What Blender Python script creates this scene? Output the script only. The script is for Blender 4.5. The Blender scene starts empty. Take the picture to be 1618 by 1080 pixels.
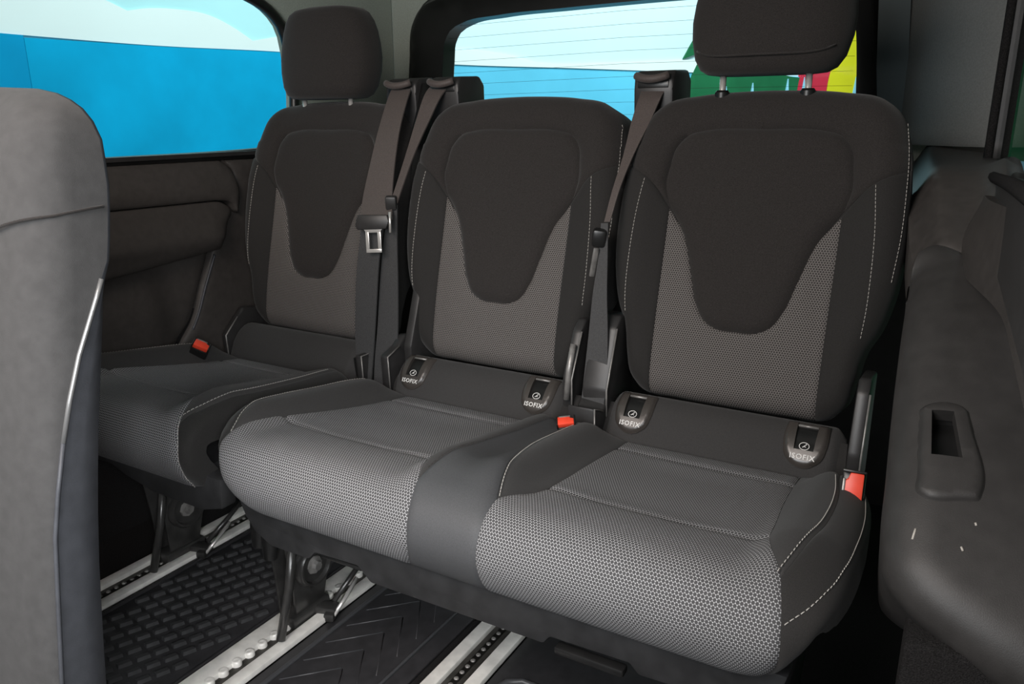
import bpy, bmesh, math, random
import numpy as np
from mathutils import Vector, Matrix, Euler
from mathutils.geometry import delaunay_2d_cdt
random.seed(7)
SC = bpy.context.scene
COL = SC.collection

# ------------------------------------------------------------------ camera, world, lights
cam_d = bpy.data.cameras.new('camera')
cam = bpy.data.objects.new('camera', cam_d)
COL.objects.link(cam)
SC.camera = cam
cam_d.sensor_width = 36.0
cam_d.lens = 1225.713 / 1618 * 36.0
cam_d.clip_start = 0.02
cam_d.clip_end = 60
YAW, PIT, ROL = math.radians(30.2642), math.radians(15.744), math.radians(-0.3417)
fw = Vector((-math.sin(YAW) * math.cos(PIT), math.cos(YAW) * math.cos(PIT), -math.sin(PIT)))
ri = Vector((math.cos(YAW), math.sin(YAW), 0))
up = ri.cross(fw)
r2 = ri * math.cos(ROL) + up * math.sin(ROL)
u2 = -ri * math.sin(ROL) + up * math.cos(ROL)
cam.matrix_world = Matrix(((r2.x, u2.x, -fw.x, 0), (r2.y, u2.y, -fw.y, 0), (r2.z, u2.z, -fw.z, 0.95), (0, 0, 0, 1)))

SC.view_settings.view_transform = 'Standard'
SC.view_settings.look = 'None'
SC.view_settings.gamma = 1
SC.view_settings.exposure = 0.0
SC.view_settings.use_curve_mapping = False

w = bpy.data.worlds.new('world')
SC.world = w
w.use_nodes = True
w.node_tree.nodes['Background'].inputs[0].default_value = (1.0, 0.98, 0.96, 1)
w.node_tree.nodes['Background'].inputs[1].default_value = 0.15


def area(name, loc, target, size, power, col=(1, 1, 1), sy=None):
    l = bpy.data.lights.new(name, 'AREA')
    l.energy = power
    l.color = col
    l.size = size
    if sy:
        l.shape = 'RECTANGLE'
        l.size_y = sy
    o = bpy.data.objects.new(name, l)
    COL.objects.link(o)
    o.location = loc
    o.rotation_euler = (Vector(target) - Vector(loc)).to_track_quat('-Z', 'Y').to_euler()
    return o


area('roof_softbox', (-0.75, -0.15, 1.47), (-0.85, 0.95, 0.45), 0.9, 16, (1.0, 0.88, 0.80), 0.5)
area('front_daylight', (-0.55, -0.35, 1.08), (-0.62, 0.9, 0.40), 0.75, 13, (0.93, 0.97, 1.0), 0.6)
area('left_seat_fill', (0.20, -0.20, 0.95), (-1.30, 0.85, 0.20), 0.35, 3.2, (0.96, 0.98, 1.0)).data.spread = math.radians(75)  # added fill lamp, kept narrow to brighten the left seat
area('mural_lamp_side', (-2.35, 1.6, 3.4), (-4.0, 2.4, 1.2), 1.6, 53, (1, 1, 1))
area('mural_lamp_rear', (-0.6, 4.2, 4.2), (-2.2, 6.0, 1.2), 2.0, 275, (1, 1, 1))


# ------------------------------------------------------------------ materials
def mat(name, base, rough=0.6, metal=0.0, spec=0.5, sheen=0.0, noise=None, bump=None, coat=0.0):
    """noise = (scale, amount) mottles the colour; bump = (scale, strength, distance)"""
    m = bpy.data.materials.new(name)
    m.use_nodes = True
    nt = m.node_tree
    b = nt.nodes['Principled BSDF']
    b.inputs['Base Color'].default_value = (*base, 1)
    b.inputs['Roughness'].default_value = rough
    b.inputs['Metallic'].default_value = metal
    b.inputs['Specular IOR Level'].default_value = spec
    b.inputs['Coat Weight'].default_value = coat
    if sheen:
        b.inputs['Sheen Weight'].default_value = sheen
        b.inputs['Sheen Roughness'].default_value = 0.5
    tc = nt.nodes.new('ShaderNodeTexCoord')
    if noise:
        n = nt.nodes.new('ShaderNodeTexNoise')
        n.inputs['Scale'].default_value = noise[0]
        n.inputs['Detail'].default_value = 4
        nt.links.new(tc.outputs['Object'], n.inputs['Vector'])
        r = nt.nodes.new('ShaderNodeMapRange')
        r.inputs['From Min'].default_value = 0.3
        r.inputs['From Max'].default_value = 0.7
        r.inputs['To Min'].default_value = 1 - noise[1]
        r.inputs['To Max'].default_value = 1 + noise[1]
        nt.links.new(n.outputs['Fac'], r.inputs['Value'])
        mx = nt.nodes.new('ShaderNodeVectorMath')
        mx.operation = 'SCALE'
        mx.inputs[0].default_value = base
        nt.links.new(r.outputs['Result'], mx.inputs['Scale'])
        nt.links.new(mx.outputs['Vector'], b.inputs['Base Color'])
    if bump:
        n = nt.nodes.new('ShaderNodeTexNoise')
        n.inputs['Scale'].default_value = bump[0]
        n.inputs['Detail'].default_value = 3
        nt.links.new(tc.outputs['Object'], n.inputs['Vector'])
        bp = nt.nodes.new('ShaderNodeBump')
        bp.inputs['Strength'].default_value = bump[1]
        bp.inputs['Distance'].default_value = bump[2]
        nt.links.new(n.outputs['Fac'], bp.inputs['Height'])
        nt.links.new(bp.outputs['Normal'], b.inputs['Normal'])
    return m


def hex_mat(name, dark, light, pitch=0.0045):
    """woven fabric: dark hexagonal cells in a light thread net; UV is in metres on the cloth"""
    m = mat(name, dark, 0.85, spec=0.25, sheen=0.0)
    nt = m.node_tree
    b = nt.nodes['Principled BSDF']
    uv = nt.nodes.new('ShaderNodeUVMap')
    uv.uv_map = 'UVMap'
    K = 4 * math.pi / (math.sqrt(3) * pitch)
    acc = None
    for kx, ky in ((0, K), (K * math.sqrt(3) / 2, K / 2), (K * math.sqrt(3) / 2, -K / 2)):
        d = nt.nodes.new('ShaderNodeVectorMath')
        d.operation = 'DOT_PRODUCT'
        d.inputs[1].default_value = (kx, ky, 0)
        nt.links.new(uv.outputs['UV'], d.inputs[0])
        c = nt.nodes.new('ShaderNodeMath')
        c.operation = 'COSINE'
        nt.links.new(d.outputs['Value'], c.inputs[0])
        if acc is None:
            acc = c
        else:
            a = nt.nodes.new('ShaderNodeMath')
            a.operation = 'ADD'
            nt.links.new(acc.outputs[0], a.inputs[0])
            nt.links.new(c.outputs[0], a.inputs[1])
            acc = a
    r = nt.nodes.new('ShaderNodeMapRange')
    r.interpolation_type = 'SMOOTHSTEP'
    r.inputs['From Min'].default_value = -0.70
    r.inputs['From Max'].default_value = -1.50
    nt.links.new(acc.outputs[0], r.inputs['Value'])
    mx = nt.nodes.new('ShaderNodeMix')
    mx.data_type = 'RGBA'
    mx.inputs['A'].default_value = (*dark, 1)
    mx.inputs['B'].default_value = (*light, 1)
    nt.links.new(r.outputs['Result'], mx.inputs['Factor'])
    nt.links.new(mx.outputs['Result'], b.inputs['Base Color'])
    bp = nt.nodes.new('ShaderNodeBump')
    bp.inputs['Strength'].default_value = 0.5
    bp.inputs['Distance'].default_value = 0.0006
    nt.links.new(r.outputs['Result'], bp.inputs['Height'])
    nt.links.new(bp.outputs['Normal'], b.inputs['Normal'])
    return m


def glass_mat(name, tint, refl=0.06):
    m = bpy.data.materials.new(name)
    m.use_nodes = True
    nt = m.node_tree
    nt.nodes.remove(nt.nodes['Principled BSDF'])
    t = nt.nodes.new('ShaderNodeBsdfTransparent')
    t.inputs['Color'].default_value = (*tint, 1)
    g = nt.nodes.new('ShaderNodeBsdfGlossy')
    g.inputs['Roughness'].default_value = 0.02
    fr = nt.nodes.new('ShaderNodeFresnel')
    fr.inputs['IOR'].default_value = 1.1
    mx = nt.nodes.new('ShaderNodeMixShader')
    nt.links.new(fr.outputs[0], mx.inputs[0])
    nt.links.new(t.outputs[0], mx.inputs[1])
    nt.links.new(g.outputs[0], mx.inputs[2])
    nt.links.new(mx.outputs[0], nt.nodes['Material Output'].inputs['Surface'])
    return m


M = {}
M['knit'] = mat('black_knit', (0.0275, 0.0247, 0.0235), 0.95, spec=0.15, sheen=0.12, noise=(900, 0.35), bump=(1200, 0.4, 0.0006))
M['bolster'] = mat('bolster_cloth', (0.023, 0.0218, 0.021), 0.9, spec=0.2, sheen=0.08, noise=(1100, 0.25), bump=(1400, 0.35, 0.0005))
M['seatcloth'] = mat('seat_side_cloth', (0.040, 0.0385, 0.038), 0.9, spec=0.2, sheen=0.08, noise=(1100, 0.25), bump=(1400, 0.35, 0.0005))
M['strip'] = mat('smooth_upholstery', (0.06, 0.061, 0.064), 0.62, spec=0.4, sheen=0.0, noise=(700, 0.15), bump=(1500, 0.3, 0.0004))
M['hex'] = hex_mat('hexagon_cloth', (0.064, 0.063, 0.065), (0.52, 0.52, 0.53))
M['hexb'] = hex_mat('hexagon_cloth_back', (0.045, 0.041, 0.039), (0.33, 0.305, 0.29))
M['thread'] = mat('white_thread', (0.42, 0.40, 0.37), 0.8)
M['plastic'] = mat('black_plastic', (0.026, 0.025, 0.025), 0.42, spec=0.5, noise=(40, 0.15), bump=(900, 0.25, 0.0004))
M['tray'] = mat('tray_plastic', (0.023, 0.023, 0.024), 0.55, spec=0.4, noise=(30, 0.3), bump=(600, 0.3, 0.0005))
M['gloss'] = mat('gloss_black', (0.010, 0.010, 0.010), 0.35, spec=0.5, noise=(25, 0.2))
M['steel'] = mat('black_steel', (0.032, 0.031, 0.03), 0.28, metal=0.0, spec=0.6, noise=(30, 0.3))
M['greysteel'] = mat('grey_steel', (0.26, 0.25, 0.24), 0.35, metal=0.4, noise=(60, 0.3))
M['chrome'] = mat('chrome', (0.72, 0.70, 0.67), 0.25, metal=0.6)
M['alu'] = mat('aluminium', (0.8, 0.78, 0.74), 0.45, metal=0.2, noise=(25, 0.2))
M['railgap'] = mat('rail_channel', (0.05, 0.047, 0.042), 0.5, metal=0.4, noise=(60, 0.4))
M['belt'] = mat('belt_webbing', (0.075, 0.060, 0.055), 0.6, spec=0.4, sheen=0.1, noise=(500, 0.2), bump=(1600, 0.4, 0.0004))
M['beltgrey'] = mat('belt_webbing_grey', (0.050, 0.050, 0.051), 0.7, spec=0.3, noise=(500, 0.2), bump=(1600, 0.4, 0.0004))
M['red'] = mat('red_plastic', (0.80, 0.065, 0.03), 0.4, noise=(60, 0.06))
M['lining'] = mat('grey_headlining', (0.38, 0.42, 0.375), 0.95, spec=0.1, noise=(350, 0.12), bump=(700, 0.4, 0.001))
M['pillar'] = mat('pillar_trim', (0.15, 0.155, 0.15), 0.75, spec=0.25, noise=(300, 0.10), bump=(700, 0.2, 0.0006))
M['sidetrim'] = mat('side_trim', (0.049, 0.044, 0.041), 0.5, spec=0.35, noise=(60, 0.12), bump=(900, 0.35, 0.0004))
M['moulding'] = mat('arch_moulding', (0.034, 0.032, 0.031), 0.5, spec=0.4, noise=(45, 0.12), bump=(900, 0.4, 0.0004))
M['carpet'] = mat('carpet', (0.020, 0.019, 0.019), 1.0, spec=0.05, noise=(500, 0.4), bump=(700, 0.9, 0.003))
M['rubber'] = mat('rubber', (0.03, 0.029, 0.031), 0.45, spec=0.45, noise=(50, 0.2))
M['padrub'] = mat('rubber_pad', (0.05, 0.05, 0.052), 0.38, spec=0.5, noise=(50, 0.2))
M['ridge'] = mat('rubber_ridge', (0.055, 0.056, 0.060), 0.4, spec=0.5)
M['frontcloth'] = mat('grey_seat_cloth', (0.062, 0.061, 0.061), 0.95, spec=0.1, sheen=0.1, noise=(60, 0.10), bump=(1300, 0.4, 0.0007))
M['vinyl'] = mat('dark_vinyl', (0.06, 0.063, 0.072), 0.5, spec=0.4, noise=(40, 0.15), bump=(500, 0.3, 0.0006))
M['silver'] = mat('silver_piping', (0.26, 0.26, 0.26), 0.35, metal=0.5)
M['white'] = mat('white_print', (0.72, 0.71, 0.69), 0.6)
M['scuff'] = mat('scuff', (0.45, 0.42, 0.38), 0.8)
M['sea'] = mat('mural_sea', (0.001, 0.31, 0.56), 0.9, spec=0.1, noise=(2.2, 0.14))
M['seadark'] = mat('mural_sea_fold', (0.001, 0.26, 0.5), 0.9, spec=0.1, noise=(2.2, 0.12))
M['seahaze'] = mat('mural_sea_hazed', (0.1, 0.49, 0.7), 0.9, spec=0.1, noise=(2.2, 0.08))  # lighter copy of the sea: haze of the rear glass painted into the print
M['skyhaze'] = mat('mural_sky_hazed', (0.49, 0.7, 0.75), 0.9, spec=0.1, noise=(1.5, 0.04))  # lighter copy of the sky with the same rear-glass haze in its colour
M['edge'] = mat('pillar_edge_cloth', (0.10, 0.12, 0.125), 0.9, spec=0.15)
M['sky'] = mat('mural_sky', (0.38, 0.71, 0.75), 0.9, spec=0.1, noise=(1.5, 0.05))
M['cloud'] = mat('mural_cloud', (0.62, 0.76, 0.76), 0.9, spec=0.1, noise=(1.2, 0.03))
M['green'] = mat('mural_green', (0.012, 0.12, 0.05), 0.9, spec=0.1, noise=(3, 0.2))
M['crimson'] = mat('mural_crimson', (0.50, 0.03, 0.06), 0.9, spec=0.1, noise=(3, 0.1))
M['yellow'] = mat('mural_yellow', (0.6, 0.62, 0.02), 0.9, spec=0.1, noise=(3, 0.06))
M['spike'] = mat('mural_pale_blue', (0.25, 0.62, 0.80), 0.9, spec=0.1, noise=(3, 0.05))
M['bezel'] = mat('bezel_plastic', (0.048, 0.042, 0.038), 0.3, spec=0.6)
M['glass'] = glass_mat('side_glass', (0.90, 0.97, 0.96))
M['rearglass'] = glass_mat('rear_glass', (0.90, 0.98, 0.98))
M['studio'] = mat('studio_floor', (0.25, 0.25, 0.25), 0.8, noise=(4, 0.1))


# ------------------------------------------------------------------ object helpers
def tag(o, label=None, cat=None, group=None, kind=None):
    if label: o['label'] = label
    if cat: o['category'] = cat
    if group: o['group'] = group
    if kind: o['kind'] = kind
    return o


def empty(name, loc, label=None, cat=None, group=None, kind=None):
    o = bpy.data.objects.new(name, None)
    o.empty_display_size = 0.05
    COL.objects.link(o)
    o.location = loc
    return tag(o, label, cat, group, kind)


def wloc(o):
    v = Vector((0, 0, 0))
    while o is not None:
        v += o.location
        o = o.parent
    return v


def mk(name, verts, faces, m, parent=None, smooth=True, uv=None, origin=None):
    """verts in world coordinates; linked as one mesh object under parent"""
    base = wloc(parent) if parent else Vector((0, 0, 0))
    if origin is not None:
        base = Vector(origin)
    V = np.asarray(verts, float) - np.array(base)
    me = bpy.data.meshes.new(name)
    me.from_pydata(V.tolist(), [], [list(map(int, f)) for f in faces])
    if smooth is True:
        me.polygons.foreach_set('use_smooth', [True] * len(me.polygons))
    elif smooth:                      # angle in degrees
        me.polygons.foreach_set('use_smooth', [True] * len(me.polygons))
        me.set_sharp_from_angle(angle=math.radians(smooth))
    if uv is not None:
        l = me.uv_layers.new(name='UVMap')
        idx = np.empty(len(me.loops), int)
        me.loops.foreach_get('vertex_index', idx)
        l.data.foreach_set('uv', np.asarray(uv, float)[idx].ravel())
    me.update()
    me.materials.append(M[m])
    o = bpy.data.objects.new(name, me)
    COL.objects.link(o)
    if parent:
        o.parent = parent
        o.location = base - wloc(parent) if origin is not None else (0, 0, 0)
    else:
        o.location = base
    return o


class MB:
    def __init__(s):
        s.v, s.f = [], []

    def add(s, v, f):
        n = len(s.v)
        s.v += [tuple(p) for p in v]
        s.f += [tuple(i + n for i in q) for q in f]
        return s

    def box(s, c, size, rot=(0, 0, 0), bev=0.0):
        bm = bmesh.new()
        bmesh.ops.create_cube(bm, size=1)
        bmesh.ops.scale(bm, vec=size, verts=bm.verts)
        if bev:
            bmesh.ops.bevel(bm, geom=bm.edges[:], offset=bev, segments=2, profile=0.5, affect='EDGES')
        R = Euler(rot).to_matrix()
        v = [R @ p.co + Vector(c) for p in bm.verts]
        bm.verts.index_update()
        f = [[q.index for q in g.verts] for g in bm.faces]
        bm.free()
        return s.add(v, f)

    def tube(s, pts, r, n=10, closed=False):
        pts = [Vector(p) for p in pts]
        N = len(pts)
        v, f = [], []
        ref = None
        for i, p in enumerate(pts):
            a = pts[(i - 1) % N] if (closed or i > 0) else p
            b = pts[(i + 1) % N] if (closed or i < N - 1) else p
            t = (b - a).normalized()
            if ref is None:
                ref = t.orthogonal().normalized()
            ref = (ref - t * ref.dot(t)).normalized()
            bn = t.cross(ref)
            rr = r[i] if isinstance(r, (list, tuple)) else r
            for k in range(n):
                an = 2 * math.pi * k / n
                v.append(p + ref * math.cos(an) * rr + bn * math.sin(an) * rr)
        for i in range(N if closed else N - 1):
            j = (i + 1) % N
            for k in range(n):
                l = (k + 1) % n
                f.append((i * n + k, i * n + l, j * n + l, j * n + k))
        if not closed:
            f.append(tuple(range(n))[::-1])
            f.append(tuple((N - 1) * n + k for k in range(n)))
        return s.add(v, f)

    def lathe(s, o, axis, prof, n=24):
        """prof: (radius, distance along axis)"""
        o = Vector(o)
        ax = Vector(axis).normalized()
        a = ax.orthogonal().normalized()
        b = ax.cross(a)
        v, f = [], []
        for r, h in prof:
            for k in range(n):
                an = 2 * math.pi * k / n
                v.append(o + ax * h + (a * math.cos(an) + b * math.sin(an)) * max(r, 1e-5))
        for i in range(len(prof) - 1):
            for k in range(n):
                l = (k + 1) % n
                f.append((i * n + k, i * n + l, (i + 1) * n + l, (i + 1) * n + k))
        return s.add(v, f)

    def prism(s, poly, o, ex, ey, depth, bev=0.0):
        """2D poly extruded along ex x ey by depth (centred at o)"""
        o, ex, ey = Vector(o), Vector(ex), Vector(ey)
        ez = ex.cross(ey).normalized()
        bm = bmesh.new()
        vs = [bm.verts.new(o + ex * p[0] + ey * p[1]) for p in poly]
        f = bm.faces.new(vs)
        r = bmesh.ops.extrude_face_region(bm, geom=[f])
        bmesh.ops.translate(bm, vec=ez * depth, verts=[g for g in r['geom'] if isinstance(g, bmesh.types.BMVert)])
        bmesh.ops.recalc_face_normals(bm, faces=bm.faces)
        if bev:
            bmesh.ops.bevel(bm, geom=bm.edges[:], offset=bev, segments=2, profile=0.5, affect='EDGES')
        bm.verts.index_update()
        v = [p.co.copy() for p in bm.verts]
        fs = [[q.index for q in g.verts] for g in bm.faces]
        bm.free()
        return s.add(v, fs)

    def loft(s, rings, cap=True, closed=True):
        n = len(rings[0])
        v = [p for r in rings for p in r]
        f = []
        for i in range(len(rings) - 1):
            for k in range(n if closed else n - 1):
                l = (k + 1) % n
                f.append((i * n + k, i * n + l, (i + 1) * n + l, (i + 1) * n + k))
        if cap:
            f.append(tuple(range(n))[::-1])
            f.append(tuple((len(rings) - 1) * n + k for k in range(n)))
        return s.add(v, f)

    def build(s, name, m, parent=None, smooth=35, origin=None):
        return mk(name, s.v, s.f, m, parent, smooth, origin=origin)


def copy_tree(o, parent=None, offset=None):
    c = o.copy()
    COL.objects.link(c)
    if parent is not None:
        c.parent = parent
    if offset is not None:
        c.location = Vector(o.location) + Vector(offset)
    for ch in list(o.children):
        copy_tree(ch, c)
    return c


# ------------------------------------------------------------------ upholstery helpers
def crom(pts, step=0.005, closed=False):
    P = [np.array(p, float) for p in pts]
    n = len(P)
    out = []
    rng = range(n if closed else n - 1)
    for i in rng:
        p1, p2 = P[i], P[(i + 1) % n]
        p0 = P[(i - 1) % n] if (closed or i > 0) else 2 * p1 - p2
        p3 = P[(i + 2) % n] if (closed or i < n - 2) else 2 * p2 - p1
        L = np.linalg.norm(p2 - p1)
        k = max(1, int(round(L / step)))
        d1, d0, d2 = max(L, 1e-6), max(np.linalg.norm(p1 - p0), 1e-6), max(np.linalg.norm(p3 - p2), 1e-6)
        m1 = ((p1 - p0) / d0 * d1 + (p2 - p1) / d1 * d0) / (d0 + d1) * L
        m2 = ((p2 - p1) / d1 * d2 + (p3 - p2) / d2 * d1) / (d1 + d2) * L
        for j in range(k):
            t = j / k
            h = (2 * t**3 - 3 * t**2 + 1) * p1 + (t**3 - 2 * t**2 + t) * m1 + (-2 * t**3 + 3 * t**2) * p2 + (t**3 - t**2) * m2
            out.append(h)
    if not closed:
        out.append(P[-1])
    return np.array(out)


def chain(*segs, step=0.005):
    """closed polygon from smooth runs; runs meet in corners"""
    pts = []
    for s in segs:
        q = crom(s, step) if len(s) > 2 else line(s[0], s[1], step)
        for p in q:
            if not pts or np.linalg.norm(p - pts[-1]) > step * 0.3:
                pts.append(p)
    while np.linalg.norm(pts[0] - pts[-1]) < step * 0.3:
        pts.pop()
    return np.array(pts)


def line(a, b, step=0.005):
    a, b = np.array(a, float), np.array(b, float)
    k = max(1, int(round(np.linalg.norm(b - a) / step)))
    return np.array([a + (b - a) * i / k for i in range(k + 1)])


def ss(a, b, x):
    t = np.clip((np.asarray(x, float) - a) / (b - a), 0, 1)
    return t * t * (3 - 2 * t)


def seg_dist(P, L, closed):
    """distance of points P to polyline L"""
    A = L
    B = np.roll(L, -1, 0) if closed else L[1:]
    if not closed:
        A = L[:-1]
    D = B - A
    dd = (D**2).sum(1) + 1e-18
    out = np.empty(len(P))
    for i in range(0, len(P), 2000):
        p = P[i:i + 2000]
        t = np.clip(((p[:, None, :] - A[None]) * D[None]).sum(2) / dd, 0, 1)
        q = A[None] + t[..., None] * D[None]
        out[i:i + 2000] = np.sqrt(((p[:, None, :] - q)**2).sum(2).min(1))
    return out


def inside(P, L):
    x, y = P[:, 0][:, None], P[:, 1][:, None]
    x1, y1 = L[:, 0][None], L[:, 1][None]
    x2, y2 = np.roll(L[:, 0], -1)[None], np.roll(L[:, 1], -1)[None]
    c = ((y1 > y) != (y2 > y)) & (x < (x2 - x1) * (y - y1) / (y2 - y1 + 1e-18) + x1)
    return c.sum(1) % 2 == 1


def area2(L):
    x, y = L[:, 0], L[:, 1]
    return 0.5 * (x * np.roll(y, -1) - y * np.roll(x, -1)).sum()


class Plane:
    def __init__(s, o, eu, ev, n):
        s.o, s.eu, s.ev, s.n = map(lambda a: np.array(a, float), (o, eu, ev, n))

    def __call__(s, uv, h):
        return s.o + uv[:, :1] * s.eu + uv[:, 1:] * s.ev + np.asarray(h)[:, None] * s.n


class Profile:
    """curve (y, z) extruded along x; v is its arc length; sign chooses the outer side"""
    def __init__(s, pts, sign=1, dy=0.0):
        P = np.array(pts, float) + [dy, 0]
        S = np.r_[0, np.cumsum(np.hypot(*np.diff(P, axis=0).T))]
        d, q = [], []
        C = crom(P, 0.003)
        # re-parametrise so that v stays the arc length along the control polygon
        q = np.r_[0, np.cumsum(np.hypot(*np.diff(C, axis=0).T))]
        k = [int(np.argmin(((C - p)**2).sum(1))) for p in P]
        s.S = np.interp(np.arange(len(C)), k, S)
        s.C = C
        T = np.gradient(C, axis=0)
        T /= np.linalg.norm(T, axis=1)[:, None]
        s.N = np.stack([T[:, 1], -T[:, 0]], 1) * sign

    def __call__(s, uv, h):
        v = uv[:, 1]
        y, z = np.interp(v, s.S, s.C[:, 0]), np.interp(v, s.S, s.C[:, 1])
        ny, nz = np.interp(v, s.S, s.N[:, 0]), np.interp(v, s.S, s.N[:, 1])
        l = np.hypot(ny, nz)
        return np.stack([uv[:, 0], y + h * ny / l, z + h * nz / l], 1)


def panel(name, poly, frame, hb, m, parent, res=0.006, groove=0.004, gw=0.004, lines=(), hole=None, skirt=0.012,
          back=False, ringsd=(0.0012, 0.003, 0.006), off=0.0, lg=(0.004, 0.006), edge_free=None):
    """cloth or trim panel: polygon in (u, v) on a frame, puffed up from its seams, with a skirt down into the body"""
    poly = np.asarray(poly, float)
    if area2(poly) < 0:
        poly = poly[::-1]
    bounds = [poly] + ([np.asarray(hole, float)] if hole is not None else [])
    pts, edges = [], []
    for B in bounds:
        n0 = len(pts)
        pts += list(B)
        edges += [(n0 + i, n0 + (i + 1) % len(B)) for i in range(len(B))]
    nb = len(pts)
    ext = []
    T = np.roll(poly, -1, 0) - np.roll(poly, 1, 0)
    T /= np.linalg.norm(T, axis=1)[:, None] + 1e-12
    Nn = np.stack([-T[:, 1], T[:, 0]], 1)
    for r in ringsd:
        c = poly + Nn * r
        ext.append(c)
    lo, hi = poly.min(0), poly.max(0)
    gx, gy = np.meshgrid(np.arange(lo[0], hi[0], res), np.arange(lo[1], hi[1], res))
    gx = gx + (np.arange(gx.shape[0]) % 2)[:, None] * res * 0.5
    G = np.stack([gx.ravel(), gy.ravel()], 1)
    rmax = max(ringsd) if ringsd else 0

    def dist(P):
        d = seg_dist(P, poly, True)
        for B in bounds[1:]:
            d = np.minimum(d, seg_dist(P, B, True))
        return d

    def isin(P):
        k = inside(P, poly)
        for B in bounds[1:]:
            k &= ~inside(P, B)
        return k
    keep = isin(G)
    G = G[keep]
    G = G[dist(G) > rmax + res * 0.45]
    add = [G]
    for r, c in zip(ringsd, ext):
        k = isin(c)
        c = c[k]
        c = c[dist(c) > r * 0.8]
        add.append(c)
    allp = np.concatenate([np.array(pts)] + add)
    res_ = delaunay_2d_cdt([Vector((float(a), float(b))) for a, b in allp], edges, [], 0, 1e-6)
    V2 = np.array([(v.x, v.y) for v in res_[0]])
    F = np.array([f for f in res_[2] if len(f) == 3])
    cen = V2[F].mean(1)
    F = F[isin(cen)]
    used = np.unique(F)
    remap = -np.ones(len(V2), int)
    remap[used] = np.arange(len(used))
    V2 = V2[used]
    F = remap[F]
    d = dist(V2)
    if edge_free is not None:       # no seam groove where this is true
        gmask = 1 - edge_free(V2)
    else:
        gmask = 1.0
    h = hb(V2) - groove * np.exp(-(d / gw)**1.3) * gmask + off
    for L in lines:
        dl = seg_dist(V2, np.asarray(L, float), False)
        h = h - lg[0] * np.exp(-(dl / lg[1])**2)
    P3 = frame(V2, h)
    # orientation
    a, b, c = P3[F[:, 0]], P3[F[:, 1]], P3[F[:, 2]]
    nrm = np.cross(b - a, c - a)
    outv = frame(V2, h + 0.01) - P3
    if (nrm * outv[F[:, 0]]).sum() < 0:
        F = F[:, ::-1]
    # boundary edges -> skirt
    E = {}
    for t in F:
        for i in range(3):
            e = (t[i], t[(i + 1) % 3])
            E[e] = 1
    be = [e for e in E if (e[1], e[0]) not in E]
    bv = sorted({i for e in be for i in e})
    idx = {v: len(V2) + i for i, v in enumerate(bv)}
    sk = frame(V2[bv], h[bv] - skirt)
    faces = [tuple(t) for t in F] + [(e[1], e[0], idx[e[0]], idx[e[1]]) for e in be]
    if back:
        # closed back: the same triangulation at the skirt's depth is not needed; cap with a fan about the centre
        c = frame(V2.mean(0)[None], np.array([h[bv].mean() - skirt]))
        ci = len(V2) + len(bv)
        faces += [(idx[e[1]], idx[e[0]], ci) for e in be]
        P3 = np.concatenate([P3, sk, c])
        uv = np.concatenate([V2, V2[bv], V2.mean(0)[None]])
    else:
        P3 = np.concatenate([P3, sk])
        uv = np.concatenate([V2, V2[bv]])
    o = mk(name, P3, faces, m, parent, smooth=60, uv=uv)
    return o


def stitches(path, frame, hb, parent, name='stitching', lift=0.0012, dash=0.0048, pitch=0.0066, r=0.00062, m='thread'):
    C = crom(path, 0.001) if len(path) > 2 else line(path[0], path[1], 0.001)
    S = np.r_[0, np.cumsum(np.linalg.norm(np.diff(C, axis=0), axis=1))]
    mb = MB()
    s = 0.0
    while s + dash < S[-1]:
        q = np.array([[np.interp(s + k * dash, S, C[:, 0]), np.interp(s + k * dash, S, C[:, 1])] for k in (0, 0.5, 1)])
        hh = hb(q) + lift + np.array([-0.0008, 0.0, -0.0008])
        mb.tube([tuple(p) for p in frame(q, hh)], r, 5)
        s += pitch
    o = mb.build(name, m, parent, True)
    o['kind'] = 'stuff'
    return o


def seam_tube(path, frame, hb, parent, name, m, r=0.0015, lift=0.0, n=6):
    C = crom(path, 0.006) if len(path) > 2 else line(path[0], path[1], 0.006)
    P = frame(C, hb(C) + lift)
    return MB().tube([tuple(p) for p in P], r, n).build(name, m, parent, True)


def sheet(name, poly, frame, m, parent, thick=0.006, hb=None, res=0.05, hole=None, kind=None):
    """plain flat or gently bent board"""
    return panel(name, poly, frame, hb or (lambda p: np.zeros(len(p))), m, parent, res=res, groove=0, skirt=thick,
                 ringsd=(), hole=hole)


XL, XM, XR, DYL = -1.3629, -0.8285, -0.3285, 0.0174
CB = (XM + XR) / 2
#@@PART2
zero = lambda p: np.zeros(len(p))
# ------------------------------------------------------------------ studio around the van
gnd = MB().box((-1.5, 3.0, -0.33), (16, 14, 0.04)).build('ground', 'studio')
tag(gnd, 'grey studio floor the van stands on', 'ground', kind='structure')


class Bent:
    """wall that follows a plan polyline; u is the length along it, v the height"""
    def __init__(s, pts, off=0.0):
        s.P = np.array(pts, float)
        s.S = np.r_[0, np.cumsum(np.linalg.norm(np.diff(s.P, axis=0), axis=1))]
        T = np.gradient(s.P, axis=0)
        T /= np.linalg.norm(T, axis=1)[:, None]
        s.N = np.stack([T[:, 1], -T[:, 0]], 1)
        s.off = off

    def __call__(s, uv, h):
        u = uv[:, 0] - s.off
        x, y = np.interp(u, s.S, s.P[:, 0]), np.interp(u, s.S, s.P[:, 1])
        nx, ny = np.interp(u, s.S, s.N[:, 0]), np.interp(u, s.S, s.N[:, 1])
        return np.stack([x + h * nx, y + h * ny, uv[:, 1]], 1)


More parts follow.
